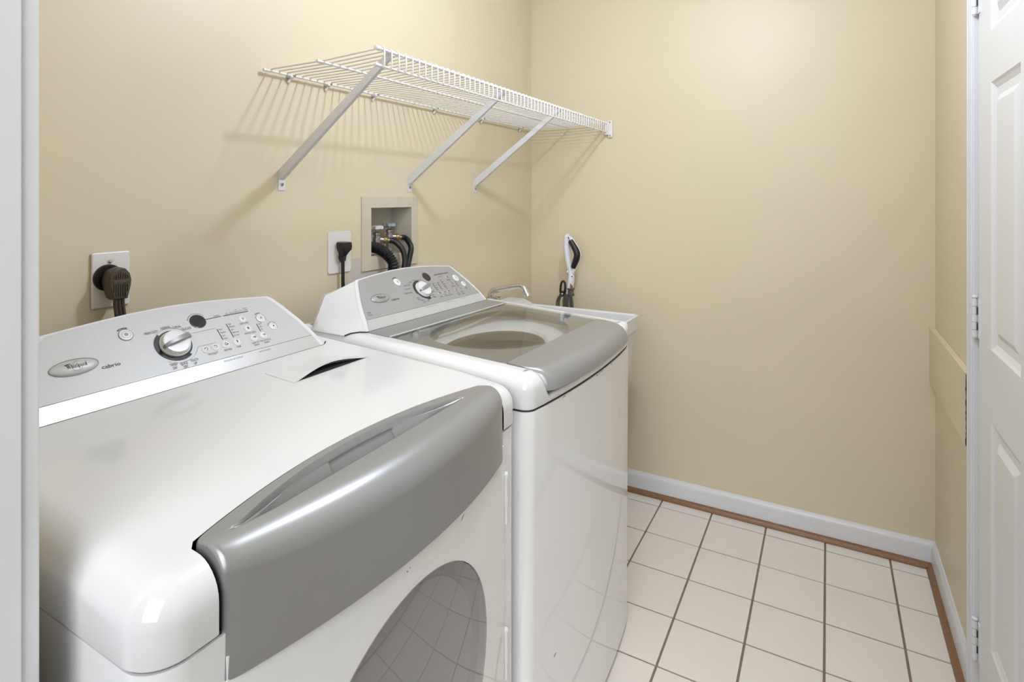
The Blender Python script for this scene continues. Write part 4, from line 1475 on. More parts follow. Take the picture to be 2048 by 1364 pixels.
for s, u0, u1 in (('WASH CYCLES', -0.0260, 0.0200), ('MODIFIERS', 0.0750, 0.1136), ('OPTIONS', 0.1606, 0.1878)):
    put_text(bm, Plane2D(wc.bend(0, 0.0270) - pl.V * 0.0270, pl.U, pl.V), s, u0, u1, 0.0275, 0.0034, 3, lift=0.0011)
for kind, u, v, s in (('power', -0.0768, 0.1356, 0.0022), ('power', 0.2088, 0.1122, 0.0022), ('shirt', 0.2270, 0.0836, 0.0016), ('drop', 0.0725, 0.0675, 0.0026), ('wave', 0.0974, 0.0666, 0.0020), ('temp', 0.1223, 0.0668, 0.0026), ('drop', 0.1643, 0.0682, 0.0022),
                      ('wave', 0.1904, 0.0672, 0.0020), ('shirt', 0.1669, 0.1208, 0.0024), ('drop', 0.1663, 0.0938, 0.0022)):
    sym(bm, pl, kind, u, v, s, 0.0031)
link_mesh('panel_lettering', bm, [M['ink'], M['ink_grey'], M['ink_grey'], M['ink_pale']], wc.face, world=False, smooth=False, recalc=False)['kind'] = 'stuff'

# ------------------------------------------------------------------ wire shelf
shelf = thing('wire_shelf', 'white wire shelf on the wall above the washer and dryer', 'shelf', (-0.69, YA, 1.66))
SX0, SX1 = -1.458, 0.066
YB_, YM_, YF_ = 0.6435, 0.448, 0.258
ZS = 1.6600
def rod(name, y, z, r, x0=SX0, x1=SX1, cap=True):
    bm = bmesh.new()
    tube(bm, [(x0, y, z), (x1, y, z)], r, n=10)
    o = link_mesh(name, bm, M['wire'], shelf)
    if cap:
        bm = bmesh.new()
        lathe(bm, [(r * 1.35, 0.010), (r * 1.4, 0.0), (r * 1.2, -0.004), (0.0, -0.006)], (x0, y, z), axis='x', n=12)
        link_mesh('end_cap', bm, M['wire'], o)
    return o
rod('back_rod', YB_, ZS - 0.0045, 0.0032)
rod('middle_rod', YM_, ZS - 0.0048, 0.0034)
rod('front_rod', YF_ + 0.003, ZS + 0.0040, 0.0040)
rod('lower_front_rod', YF_ + 0.0035, 1.6255, 0.0032)
bm = bmesh.new()
path = [(0, YB_ - 0.001, ZS - 0.002), (0, YB_, ZS + 0.0004), (0, YB_ - 0.004, ZS + 0.0012), (0, YM_, ZS + 0.0010), (0, YF_ + 0.012, ZS + 0.0086), (0, YF_ + 0.003, ZS + 0.0100), (0, YF_ - 0.0022, ZS + 0.0062), (0, YF_ - 0.0024, 1.640), (0, YF_ - 0.0022, 1.6265), (0, YF_ + 0.0015, 1.6228)]
tube(bm, path, 0.0020, n=6, cap=True)
finish(bm, True, 80)
bmesh.ops.translate(bm, verts=bm.verts[:], vec=-shelf.location + Vector((shelf.location.x, 0, 0)))
wire_me = bpy.data.meshes.new('wire')
bm.to_mesh(wire_me)
bm.free()
wire_me.materials.append(M['wire'])
nw = 60
for k in range(nw):
    o = bpy.data.objects.new('wire', wire_me)
    COL.objects.link(o)
    o.parent = shelf
    o.location = (SX0 + 0.020 + 0.0254 * k - shelf.location.x, 0, 0)
# angled braces
for bx in (-1.405, -0.868, -0.443):
    a = Vector((bx, 0.268, 1.6635)); b = Vector((bx, YA - 0.006, 1.378))
    d = (b - a).normalized()
    nrm = Vector((0, -d.z, d.y))
    bm = bmesh.new()
    w = 0.0078
    for side in (0,):
        t0, t1 = bx - 0.0012, bx + 0.0012
        pts_ = [a + nrm * w, a - nrm * w, b - nrm * w * 0.9, Vector((bx, YA - 0.001, 1.372)), Vector((bx, YA - 0.001, 1.398))]
        prism(bm, [(p.y, p.z) for p in pts_], 'x', t0, t1)
        q = [a - nrm * w, a - nrm * w + Vector((0, 0, 0)), b - nrm * w * 0.9]
        v = [bm.verts.new(a - nrm * w + Vector((-0.0012, 0, 0))), bm.verts.new(a - nrm * w + Vector((0.009, 0, 0))), bm.verts.new(b - nrm * w + Vector((0.009, 0, 0))), bm.verts.new(b - nrm * w + Vector((-0.0012, 0, 0)))]
        v2 = [bm.verts.new(p.co - nrm * 0.0012) for p in v]
        bm.faces.new(v); bm.faces.new(v2[::-1])
        for k in range(4):
            bm.faces.new((v[k], v2[k], v2[(k + 1) % 4], v[(k + 1) % 4]))
    br = link_mesh('shelf_brace', bm, M['bracket'], shelf, angle=25)
    bm = bmesh.new()
    prism(bm, [(bx - 0.0015, 1.3435), (bx + 0.0205, 1.3435), (bx + 0.0205, 1.372), (bx + 0.015, 1.380), (bx - 0.0015, 1.392)], 'y', YA - 0.0022, YA - 0.0002)
    link_mesh('foot_plate', bm, M['bracket'], br, angle=25)
    bm = bmesh.new()
    lathe(bm, [(0.0046, 0.0), (0.0046, 0.0012), (0.0030, 0.0026), (0.0012, 0.0026), (0.0010, 0.0014), (0.0, 0.0014)], (bx + 0.0105, YA - 0.0022, 1.3595), axis='y', n=14)
    link_mesh('screw', bm, M['steel'], br)
# wall clips
for cx in (-1.372, -1.240, -1.043, -0.719, -0.390, -0.045):
    bm = bmesh.new()
    box(bm, cx - 0.0075, cx + 0.0075, YA - 0.0185, YA - 0.0003, ZS - 0.0100, ZS + 0.0005, bevel=0.002)
    tube(bm, [(cx + 0.002, YA - 0.010, ZS - 0.006), (cx - 0.003, YA - 0.006, ZS - 0.018), (cx - 0.005, YA - 0.003, ZS - 0.022)], 0.0035, n=8)
    c = link_mesh('wall_clip', bm, M['wire'], shelf)
    bm = bmesh.new()
    lathe(bm, [(0.0038, 0.0), (0.0038, 0.001), (0.0026, 0.002), (0.0, 0.0022)], (cx + 0.003, YA - 0.0185, ZS - 0.003), axis='y', n=12)
    link_mesh('screw', bm, M['steel'], c)
# end bracket on the far wall
bm = bmesh.new()
box(bm, XB - 0.013, XB - 0.0004, YF_ - 0.024, YF_ - 0.004, 1.600, 1.677, bevel=0.004)
box(bm, XB - 0.020, XB - 0.0004, YF_ - 0.006, YF_ + 0.014, 1.612, 1.670, bevel=0.002)
eb = link_mesh('end_bracket', bm, M['wire'], shelf)
for z in (1.672, 1.606):
    bm = bmesh.new()
    lathe(bm, [(0.004, 0), (0.004, 0.001), (0.002, 0.0022), (0.0, 0.0022)], (XB - 0.013, YF_ - 0.014, z + (-0.002 if z > 1.65 else 0.003)), frame=((0, 1, 0), (0, 0, 1), (-1, 0, 0)), n=12)
    link_mesh('screw', bm, M['steel'], eb)

# ------------------------------------------------------------------ dryer outlet, plug and cord
px0, px1, pz0, pz1 = -1.8500, -1.7790, 1.1000, 1.2135
ow = thing('dryer_outlet', 'white cover plate with round dark heavy-duty receptacle above the dryer', 'outlet', ((px0 + px1) / 2, YA, pz0))
link_mesh('cover_plate', B(px0, px1, YA - 0.0065, YA - 0.0002, pz0, pz1, bevel=0.0035, segs=3), M['plate'], ow)
bm = bmesh.new()
rc = Vector((-1.8215, YA - 0.0063, 1.1615))
lathe(bm, [(0.0270, 0.0), (0.0270, 0.004), (0.0255, 0.0055), (0.0235, 0.0055), (0.0230, 0.0035), (0.0, 0.0035)], rc, axis='y', n=32)
link_mesh('receptacle', bm, M['brown_dark'], ow)
bm = bmesh.new()
lathe(bm, [(0.0042, 0.0), (0.0042, 0.002), (0.0028, 0.0036), (0.0, 0.0040)], (-1.8165, YA - 0.0063, 1.1945), axis='y', n=14)
link_mesh('screw', bm, M['chrome'], ow)

dcord = thing('dryer_power_cord', 'brown ribbed right-angle plug and flat three-strand cord of the dryer', 'power cord', (-1.815, 0.61, 1.02))
# plug body, standing off the receptacle
prof2 = [(-0.0125, -0.0335), (0.0135, -0.0335), (0.0200, -0.006), (0.0205, 0.006), (0.0175, 0.0185), (0.0100, 0.0275), (0.0, 0.0310), (-0.0105, 0.0280), (-0.0180, 0.0185), (-0.0210, 0.006), (-0.0200, -0.006)]
pc = Vector((-1.8170, 0.6135, 1.1535))
bm = bmesh.new()
rings = []
for y, s in ((0.030, 0.90), (0.016, 1.0), (0.000, 1.0), (-0.0035, 0.95), (-0.0045, 0.90)):
    rings.append([bm.verts.new(pc + Vector((p[0] * s, y, p[1] * s))) for p in prof2])
m = len(prof2)
for a, b in zip(rings, rings[1:]):
    for k in range(m):
        bm.faces.new((a[k], a[(k + 1) % m], b[(k + 1) % m], b[k]))
bm.faces.new(rings[0][::-1]); bm.faces.new(rings[-1])
pb = link_mesh('plug_body', bm, M['brown'], dcord, angle=40)
bm = bmesh.new()
for k in range(7):
    x = -0.0125 + 0.0042 * k
    hi = 0.0225 - 0.6 * abs(x) * 0.9
    for z0, z1 in ((-0.0285, -0.0035), (0.0075, hi)):
        w = 0.0012
        if z0 < 0 and abs(x) > 0.011:
            z0 = -0.018
        box(bm, pc.x + x - w, pc.x + x + w, pc.y - 0.0064, pc.y - 0.004, pc.z + z0, pc.z + z1, bevel=0.0006, segs=1)
box(bm, pc.x - 0.0150, pc.x + 0.0150, pc.y - 0.0060, pc.y - 0.004, pc.z - 0.0015, pc.z + 0.0055, bevel=0.0008, segs=1)
link_mesh('plug_ribs', bm, M['brown'], pb)
bm = bmesh.new()
for dx, dz_ in ((-0.011, 0.008), (0.011, 0.008), (0.0, -0.012)):
    box(bm, pc.x + dx - 0.0012, pc.x + dx + 0.0012, pc.y + 0.028, YA - 0.0105, pc.z + 0.008 + dz_ - 0.005, pc.z + 0.008 + dz_ + 0.005)
link_mesh('prong', bm, M['copper'], pb)
for k in (-1, 0, 1):
    bm = bmesh.new()
    off_ = Vector((0.0068 * k, 0, 0))
    tube(bm, spline([Vector((-1.8165, 0.618, 1.126)) + off_, Vector((-1.8160, 0.619, 1.108)) + off_, Vector((-1.812, 0.622, 1.085)) + off_, Vector((-1.806, 0.630, 1.05)) + off_, Vector((-1.803, 0.633, 1.00)) + off_, Vector((-1.803, 0.633, 0.70)) + off_], 5), 0.0038, n=10)
    link_mesh('cord_strand', bm, M['brown'], dcord)

# ------------------------------------------------------------------ washer outlet, plug and cord
qx0, qx1, qz0, qz1 = -1.2350, -1.1440, 1.0980, 1.2220
o2 = thing('washer_outlet', 'large white duplex outlet plate beside the recessed valve box', 'outlet', ((qx0 + qx1) / 2, YA, qz0))
bm = bmesh.new()
prism(bm, round_rect(qx0, qx1, qz0, qz1, 0.007), 'y', YA - 0.0045, YA - 0.0002)
es = [e for e in bm.edges if all(abs(v.co.y - (YA - 0.0045)) < 1e-6 for v in e.verts)]
bmesh.ops.bevel(bm, geom=es, offset=0.0008, segments=1, affect='EDGES')
link_mesh('cover_plate', bm, M['plate'], o2)
for zc in (1.1795, 1.1400):
    bm = bmesh.new()
    prism(bm, [(-1.1895 + 0.0168 * math.cos(t) , zc + max(-0.0138, min(0.0138, 0.0168 * math.sin(t)))) for t in [2 * PI * k / 28 for k in range(28)]], 'y', YA - 0.0062, YA - 0.0040)
    sk = link_mesh('socket', bm, M['box'], o2, angle=30)
    bm = bmesh.new()
    for dx in (-0.006, 0.006):
        box(bm, -1.1895 + dx - 0.0012, -1.1895 + dx + 0.0012, YA - 0.0066, YA - 0.0060, zc - 0.001, zc + 0.008)
    lathe(bm, [(0.0026, 0.0), (0.0026, 0.0004), (0, 0.0004)], (-1.1895, YA - 0.0061, zc - 0.008), axis='y', n=10)
    link_mesh('slots', bm, M['dark'], sk)
wcord = thing('washer_power_cord', 'black washer plug and cord hanging from the white duplex outlet', 'power cord', (-1.190, 0.64, 1.00))
bm = bmesh.new()
secs = [(1.1905, 0.0180, 0.012), (1.1895, 0.0195, 0.016), (1.1780, 0.0195, 0.017), (1.1685, 0.0175, 0.017), (1.1580, 0.0100, 0.013), (1.1500, 0.0080, 0.010), (1.1350, 0.0062, 0.008)]
rings = []
for z, w, d in secs:
    cy = YA - 0.0068 - d
    rings.append([bm.verts.new((-1.1900 + max(-0.86, min(0.86, 1.05 * math.cos(2 * PI * k / 20))) / 0.86 * w, cy + max(-0.86, min(0.86, 1.05 * math.sin(2 * PI * k / 20))) / 0.86 * d, z)) for k in range(20)])
for a, b in zip(rings, rings[1:]):
    for k in range(20):
        bm.faces.new((a[k], a[(k + 1) % 20], b[(k + 1) % 20], b[k]))
bm.faces.new(rings[0]); bm.faces.new(rings[-1][::-1])
pg = link_mesh('plug_body', bm, M['black'], wcord)
bm = bmesh.new()
for k in range(6):
    z = 1.156 - 0.0042 * k
    lathe(bm, [(0.0100 - 0.0004 * k, -0.0012), (0.0106 - 0.0004 * k, 0.0), (0.0100 - 0.0004 * k, 0.0012)], (-1.1895, YA - 0.018, z), n=14)
link_mesh('strain_relief', bm, M['black'], pg)
bm = bmesh.new()
tube(bm, spline([(-1.1897, 0.6405, 1.150), (-1.1897, 0.6410, 1.120), (-1.1900, 0.6405, 1.09), (-1.1905, 0.640, 1.068), (-1.191, 0.637, 1.03), (-1.192, 0.632, 0.98), (-1.192, 0.632, 0.75)], 5), 0.0052, n=10)
link_mesh('cord', bm, M['black'], wcord)

# ------------------------------------------------------------------ recessed valve box
vb = thing('washer_outlet_box', 'beige recessed wall box with two water valves behind the washer', 'valve box', (-0.955, YA, 1.088))
bm = bmesh.new()
fx0, fx1, fz0, fz1 = -1.097, -0.8165, 1.0895, 1.3265
ix0, ix1, iz0, iz1 = -1.0555, -0.8530, 1.1300, 1.2905
yf_, yw = YA - 0.005, YA - 0.0003
def quad(bm, a, b, c, d):
    bm.faces.new([bm.verts.new(p) for p in (a, b, c, d)])
ring_o = resample([(fx0, fz0), (fx1, fz0), (fx1, fz1), (fx0, fz1)], 0.03)
ring_i = [(max(ix0, min(ix1, (x - (fx0 + fx1) / 2) * 0.72 + (fx0 + fx1) / 2)), z) for x, z in ring_o]
pts_f = [(x + random.uniform(-0.0008, 0.0008), z + random.uniform(-0.0008, 0.0008)) for x, z in ring_o]
for (x0, x1, z0, z1) in ((fx0, ix0, fz0, fz1), (ix1, fx1, fz0, fz1), (ix0, ix1, fz0, iz0), (ix0, ix1, iz1, fz1)):
    box(bm, x0, x1, yf_, yw, z0, z1)
bmesh.ops.remove_doubles(bm, verts=bm.verts[:], dist=1e-6)
fr_ = link_mesh('frame', bm, M['box'], vb, smooth=False)
bm = bmesh.new()
yb_ = YA + 0.085
a = [(ix0, iz0 - 0.004), (ix1, iz0 - 0.004), (ix1, iz1), (ix0, iz1)]
b = [(ix0 + 0.004, iz0), (ix1 - 0.004, iz0), (ix1 - 0.004, iz1 - 0.004), (ix0 + 0.004, iz1 - 0.004)]
A_ = [bm.verts.new((x, yf_ + 0.0005, z)) for x, z in a]
B_ = [bm.verts.new((x, yb_, z)) for x, z in b]
for k in range(4):
    bm.faces.new((A_[k], A_[(k + 1) % 4], B_[(k + 1) % 4], B_[k]))
bm.faces.new(B_[::-1])
link_mesh('recess', bm, M['boxin'], vb, smooth=False)
bm = bmesh.new()
mk = Plane2D((0, yf_, 0), (1, 0, 0), (0, 0, 1))
for p, q, w in (((-0.866, 1.3015), (-0.860, 1.2995), 0.0010), ((-0.8625, 1.3000), (-0.858, 1.2970), 0.0008), ((-0.858, 1.3018), (-0.842, 1.3012), 0.0009), ((-0.854, 1.2975), (-0.850, 1.2955), 0.0009), ((-0.846, 1.2990), (-0.840, 1.2965), 0.0008)):
    put_line(bm, mk, [p, q], w, 0, 0.0004)
link_mesh('scribble', bm, M['ink_grey'], fr_, smooth=False, recalc=False)
def valve(x, y, z, hm):
    bm = bmesh.new()
    lathe(bm, [(0.0115, -0.050), (0.0115, -0.022), (0.0135, -0.020), (0.0135, -0.004), (0.0100, 0.0), (0.0100, 0.004), (0.0125, 0.006), (0.0125, 0.012), (0.0060, 0.016), (0.0040, 0.017), (0.0040, 0.030), (0.0, 0.031)], (x, y, z), n=18)
    d = Vector((0.78, -0.62, -0.10)).normalized()
    e = d.orthogonal().normalized()
    lathe(bm, [(0.0100, 0.006), (0.0100, 0.022), (0.0, 0.022)], (x, y, z - 0.011), n=18, frame=(e, d.cross(e), d))
    v = link_mesh('valve', bm, M['steel'], vb)
    bm = bmesh.new()
    n = 40
    zz = z + 0.030
    rings = []
    for dz_, rs in ((-0.0068, 0.78), (-0.0045, 1.0), (0.0045, 1.0), (0.0068, 0.78)):
        rings.append([bm.verts.new((x + (0.0200 + 0.0034 * math.cos(5 * 2 * PI * k / n)) * rs * math.cos(2 * PI * k / n), y + (0.0200 + 0.0034 * math.cos(5 * 2 * PI * k / n)) * rs * math.sin(2 * PI * k / n), zz + dz_)) for k in range(n)])
    for a, b in zip(rings, rings[1:]):
        for k in range(n):
            bm.faces.new((a[k], a[(k + 1) % n], b[(k + 1) % n], b[k]))
    bm.faces.new(rings[0][::-1]); bm.faces.new(rings[-1])
    link_mesh('handle', bm, hm, v)
    bm = bmesh.new()
    o_ = Vector((x, y, z - 0.011)) + d * 0.022
    lathe(bm, [(0.0118, 0.0), (0.0125, 0.002), (0.0125, 0.010), (0.0105, 0.0115), (0.0080, 0.012), (0.0080, 0.022), (0.0, 0.022)], o_, n=20, frame=(e, d.cross(e), d))
    link_mesh('hose_coupling', bm, M['brass'], v)
    return o_ + d * 0.020, d
va, da = valve(-0.985, 0.694, 1.193, M['knob_red'])
vbp, db = valve(-0.916, 0.700, 1.199, M['knob_blue'])
def hose(name, label, pts, r):
    t = thing(name, label, 'hose', pts[-1])
    return t
h1 = thing('supply_hose', 'black rubber supply hose from the left valve with white-red handle', 'hose', (-0.93, 0.61, 1.05), group='hoses behind the washer')
bm = bmesh.new()
tube(bm, spline([va, va + da * 0.012, (-0.9375, 0.650, 1.170), (-0.9280, 0.632, 1.148), (-0.9275, 0.622, 1.118), (-0.935, 0.618, 1.085), (-0.940, 0.622, 1.04), (-0.940, 0.628, 0.98), (-0.94, 0.63, 0.72)], 8), 0.0095, n=14)
link_mesh('hose_tube', bm, M['rubber'], h1)
h2 = thing('supply_hose', 'black rubber supply hose from the right valve with bluish handle', 'hose', (-0.90, 0.62, 1.05), group='hoses behind the washer')
bm = bmesh.new()
tube(bm, spline([vbp, vbp + db * 0.012, (-0.878, 0.648, 1.172), (-0.8840, 0.630, 1.150), (-0.8960, 0.627, 1.118), (-0.910, 0.624, 1.085), (-0.913, 0.628, 1.04), (-0.913, 0.634, 0.98), (-0.913, 0.636, 0.72)], 8), 0.0095, n=14)
link_mesh('hose_tube', bm, M['rubber'], h2)
h3 = thing('drain_hose', 'thick black corrugated drain hose arching out of the wall box', 'hose', (-1.0, 0.58, 1.05))
bm = bmesh.new()
path = spline([(-1.030, 0.722, 1.140), (-1.030, 0.718, 1.146), (-1.028, 0.712, 1.150), (-1.022, 0.690, 1.160), (-1.013, 0.660, 1.155), (-1.008, 0.630, 1.138), (-1.003, 0.610, 1.112), (-1.000, 0.610, 1.085), (-1.0, 0.622, 1.04), (-1.0, 0.628, 0.98), (-1.0, 0.630, 0.72)], 16)
rr = []
L_ = 0
dense = []
step = 0.0011
acc = [path[0]]
# even resampling so the corrugation is regular
tot = [0]
for p, q in zip(path, path[1:]):
    tot.append(tot[-1] + (q - p).length)
n = int(tot[-1] / step)
j = 0
for k in range(n + 1):
    s = tot[-1] * k / n
    while j < len(tot) - 2 and tot[j + 1] < s:
        j += 1
    t = (s - tot[j]) / max(1e-9, tot[j + 1] - tot[j])
    dense.append(path[j].lerp(path[j + 1], t))
    rr.append(0.0165 + 0.0021 * math.sin(2 * PI * s / 0.0072))
cut = int(n * 0.42)
tube(bm, dense[:cut], rr[:cut], n=18)
link_mesh('hose_tube', bm, M['rubber'], h3, angle=70)

# ------------------------------------------------------------------ utility sink
KX0, KX1, KY0, KY1, KZ = -0.672, -0.170, 0.038, 0.642, 0.850
sink = thing('utility_sink', 'white moulded utility sink beside the washing machine', 'sink', ((KX0 + KX1) / 2, (KY0 + KY1) / 2, 0))
bm = bmesh.new()
def ringr(x0, x1, y0, y1, z, r=0.02):
    return [bm.verts.new((x, y, z)) for x, y in round_rect(x0, x1, y0, y1, r, 4)]
W_ = 0.030
R_ = [ringr(KX0 + 0.045, KX1 - 0.045, KY0 + 0.045, KY1 - 0.05, 0.470, 0.02),
      ringr(KX0 + 0.010, KX1 - 0.010, KY0 + 0.010, KY1 - 0.02, KZ - 0.075, 0.012),
      ringr(KX0 + 0.008, KX1 - 0.008, KY0 + 0.008, KY1 - 0.015, KZ - 0.068, 0.012),
      ringr(KX0, KX1, KY0, KY1, KZ - 0.055, 0.006), ringr(KX0, KX1, KY0, KY1, KZ - 0.003, 0.006), ringr(KX0 + 0.003, KX1 - 0.003, KY0 + 0.003, KY1 - 0.003, KZ, 0.006),
      ringr(KX0 + 0.009, KX1 - 0.009, KY0 + 0.009, KY1 - 0.130, KZ, 0.010), ringr(KX0 + 0.014, KX1 - 0.014, KY0 + 0.014, KY1 - 0.135, KZ - 0.006, 0.012),
      ringr(KX0 + 0.070, KX1 - 0.070, KY0 + 0.070, KY1 - 0.17, 0.500, 0.03)]
for a, b in zip(R_, R_[1:]):
    m = len(a)
    for k in range(m):
        bm.faces.new((a[k], a[(k + 1) % m], b[(k + 1) % m], b[k]))
bm.faces.new(R_[0][::-1]); bm.faces.new(R_[-1])
link_mesh('basin', bm, M['sink'], sink, angle=30)
bm = bmesh.new()
prism(bm, [(KY1 - 0.127, KZ - 0.001), (KY1 - 0.080, KZ + 0.0175), (KY1 - 0.076, KZ + 0.0185), (KY1 - 0.001, KZ + 0.0185), (KY1 - 0.001, KZ - 0.001)], 'x', KX0 + 0.001, KX1 - 0.001)
link_mesh('faucet_ledge', bm, M['sink'], sink, angle=20)
for x in (KX0 + 0.075, KX1 - 0.075):
    for y in (KY0 + 0.075, KY1 - 0.08):
        bm = bmesh.new()
        tube(bm, [(x, y, 0.0), (x, y, 0.475)], 0.014, n=12)
        link_mesh('leg', bm, M['sink'], sink)

fx, fy = -0.405, KY1 - 0.040
fau = thing('sink_faucet', 'chrome swing-spout faucet on the back ledge of the utility sink', 'faucet', (fx, fy, KZ + 0.0185))
bm = bmesh.new()
zb2 = KZ + 0.0185
zs2 = zb2 + 0.0115
prism(bm, round_rect(fx - 0.060, fx + 0.060, fy - 0.022, fy + 0.022, 0.02, 5), 'z', zb2, zb2 + 0.014)
lathe(bm, [(0.021, 0.012), (0.019, 0.022), (0.0145, 0.030), (0.0145, 0.040), (0.0, 0.040)], (fx, fy, zb2), n=20)
link_mesh('base', bm, M['chrome'], fau)
bm = bmesh.new()
tube(bm, spline([(fx, fy, zs2 + 0.018), (fx, fy - 0.003, zs2 + 0.044), (fx, fy - 0.018, zs2 + 0.056), (fx, fy - 0.040, zs2 + 0.062), (fx, fy - 0.085, zs2 + 0.073), (fx, fy - 0.125, zs2 + 0.082), (fx, fy - 0.148, zs2 + 0.083), (fx, fy - 0.164, zs2 + 0.074), (fx, fy - 0.174, zs2 + 0.056)], 6), 0.0118, n=14)
sp = link_mesh('spout', bm, M['chrome'], fau)
bm = bmesh.new()
d = Vector((0, -0.45, -0.89)).normalized()
lathe(bm, [(0.0118, 0.0), (0.0136, 0.001), (0.0136, 0.012), (0.0105, 0.013), (0.0, 0.012)], (fx, fy - 0.1735, zs2 + 0.058), n=18, frame=((1, 0, 0), Vector((1, 0, 0)).cross(d) * -1, d))
link_mesh('aerator', bm, M['chrome'], sp)
for s in (-1, 1):
    bm = bmesh.new()
    lathe(bm, [(0.016, 0.010), (0.015, 0.018), (0.009, 0.024), (0.009, 0.030), (0.0, 0.031)], (fx + s * 0.048, fy, zb2), n=16)
    for k in range(4):
        a = k * PI / 2 + 0.4
        tube(bm, [(fx + s * 0.048, fy, zb2 + 0.030), (fx + s * 0.048 + 0.020 * math.cos(a), fy + 0.020 * math.sin(a), zb2 + 0.033)], 0.0042, n=8)
    link_mesh('handle', bm, M['chrome'], fau)

# ------------------------------------------------------------------ upright cleaner behind the sink
MX = -0.040
mop = thing('steam_mop', 'white upright steam mop with black grip and wrapped cord behind the sink', 'mop', (MX, 0.41, 0))
def mp(y, z, x=MX):
    return Vector((x, y, z))
bm = bmesh.new()
sp_ = spline([mp(0.3990, 1.1475), mp(0.4105, 1.1460), mp(0.4135, 1.118), mp(0.4125, 1.087), mp(0.4085, 1.054), mp(0.4020, 1.020), mp(0.3955, 0.990), mp(0.3905, 0.962), mp(0.3935, 0.935), mp(0.3985, 0.905), mp(0.4020, 0.875)], 6)
nn_ = len(sp_)
rad_ = []
for k in range(nn_):
    t = k / (nn_ - 1)
    r = 0.0122 + 0.0028 * math.sin(PI * min(1, t * 1.6)) + (0.004 * smoothstep(0.6, 0.8, t))
    if k < 6:
        r = 0.0085 + 0.0032 * k / 6
    rad_.append(r)
tube(bm, sp_, rad_, n=16, flat=(1.0, 1.15))
hd = link_mesh('handle', bm, M['mop'], mop)
bm = bmesh.new()
gp = spline([mp(0.4040, 1.1440), mp(0.3940, 1.1370), mp(0.3830, 1.122), mp(0.3690, 1.100), mp(0.3575, 1.079), mp(0.3545, 1.064), mp(0.3590, 1.044), mp(0.3690, 1.018), mp(0.3790, 0.993), mp(0.3870, 0.968)], 6)
nn_ = len(gp)
tube(bm, gp, [0.0075 + 0.0050 * math.sin(PI * k / (nn_ - 1)) for k in range(nn_)], n=14, flat=(1.0, 1.2))
gs = link_mesh('grip_spine', bm, M['mop'], hd)
bm = bmesh.new()
g2 = [p + Vector((-0.0035, 0.0045, -0.0005)) for p in gp[9:-8]]
nn_ = len(g2)
tube(bm, g2, [(0.0095 + 0.0080 * math.sin(PI * (0.12 + 0.76 * k / (nn_ - 1))) ** 0.8) * (0.5 if k in (0, nn_ - 1) else 1.0) for k in range(nn_)], n=14, flat=(0.92, 1.05))
link_mesh('grip', bm, M['black'], hd)['label'] = 'black soft grip'
bm = bmesh.new()
lathe(bm, [(0.0030, 0), (0.0030, 0.001), (0.0, 0.001)], mp(0.3985, 1.1405, MX - 0.0125), frame=((0, 1, 0), (0, 0, 1), (-1, 0, 0)), n=10)
lathe(bm, [(0.0030, 0), (0.0030, 0.001), (0.0, 0.001)], mp(0.3815, 0.9650, MX - 0.014), frame=((0, 1, 0), (0, 0, 1), (-1, 0, 0)), n=10)
link_mesh('screw', bm, M['dark'], hd)
bm = bmesh.new()
tube(bm, [mp(0.4055, 0.995, MX - 0.004), mp(0.4070, 0.984, MX - 0.006), mp(0.4010, 0.968, MX - 0.006)], [0.0055, 0.0065, 0.003], n=10)
link_mesh('trigger', bm, M['chrome'], hd)
# pole, body and floor head
bm = bmesh.new()
tube(bm, [mp(0.4015, 0.885), mp(0.4020, 0.62)], 0.014, n=14)
tube(bm, [mp(0.402, 0.64), mp(0.402, 0.60), mp(0.402, 0.30), mp(0.402, 0.16), mp(0.40, 0.05)], [0.018, 0.040, 0.046, 0.036, 0.016], n=18)
link_mesh('body', bm, M['mop'], mop)
link_mesh('floor_head', B(MX - 0.045, MX + 0.045, 0.29, 0.51, 0.0, 0.035, bevel=0.014, segs=3), M['mop'], mop)
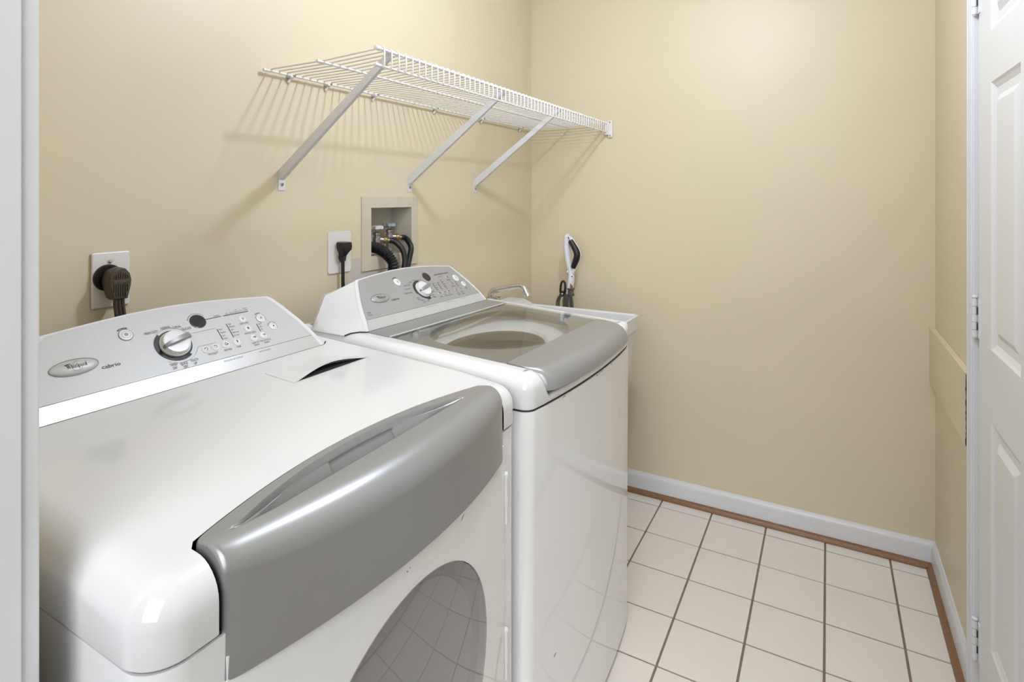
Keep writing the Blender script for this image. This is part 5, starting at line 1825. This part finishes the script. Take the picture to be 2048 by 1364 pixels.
# cord hook (black loop) and the cord wrapped on it
bm = bmesh.new()
tube(bm, spline([mp(0.4125, 0.905, MX - 0.02), mp(0.4125, 0.928, MX - 0.02), mp(0.4175, 0.9405, MX - 0.02), mp(0.4275, 0.9385, MX - 0.02), mp(0.4335, 0.920, MX - 0.02), mp(0.4350, 0.893, MX - 0.02), mp(0.4270, 0.882, MX - 0.02), mp(0.4155, 0.888, MX - 0.02), mp(0.4125, 0.905, MX - 0.02)], 6), 0.0052, n=10)
tube(bm, [mp(0.4245, 0.885, MX - 0.026), mp(0.4245, 0.885, MX + 0.0)], 0.0125, n=16)
hk = link_mesh('cord_hook', bm, M['black'], mop)
bm = bmesh.new()
lathe(bm, [(0.0052, 0.0), (0.0052, 0.0015), (0.0035, 0.0025), (0.0, 0.0025)], mp(0.4245, 0.8845, MX - 0.026), frame=((0, 1, 0), (0, 0, 1), (-1, 0, 0)), n=14)
link_mesh('screw', bm, M['chrome'], hk)
bm = bmesh.new()
lathe(bm, [(0.0150, 0.0), (0.0165, 0.004), (0.0165, 0.008), (0.0130, 0.010), (0.0130, 0.026), (0.0175, 0.030), (0.0175, 0.034), (0.0, 0.034)], mp(0.3870, 0.878, MX - 0.014), n=16)
link_mesh('cord_clip', bm, M['grey_cord'], mop)
bm = bmesh.new()
tube(bm, [mp(0.3850, 0.905, MX - 0.018), mp(0.3850, 0.932, MX - 0.018)], 0.0035, n=8)
tube(bm, [mp(0.3785, 0.905, MX - 0.018), mp(0.3785, 0.926, MX - 0.018)], 0.0030, n=8)
link_mesh('plug_prongs', bm, M['copper'], mop)
bm = bmesh.new()
for k, (ya, yb2, yc, r) in enumerate(((0.431, 0.4505, 0.4555, 0.0045), (0.425, 0.4420, 0.4450, 0.0045), (0.412, 0.4190, 0.4190, 0.005), (0.405, 0.4090, 0.4100, 0.005), (0.398, 0.3990, 0.3980, 0.005), (0.390, 0.3870, 0.3850, 0.005), (0.383, 0.3770, 0.3740, 0.0045))):
    x = MX - 0.021 + 0.003 * (k % 2)
    tube(bm, spline([mp(ya, 0.884, x), mp(yb2, 0.855, x), mp(yc, 0.80, x), mp(yc, 0.72, x), mp(ya + (yb2 - ya) * 0.6, 0.66, x), mp(0.41, 0.64, x)], 6), r, n=9)
link_mesh('wrapped_cord', bm, M['grey_cord'], mop)['label'] = 'grey power cord wound in long loops'
bpy.data.objects.remove(_fo)
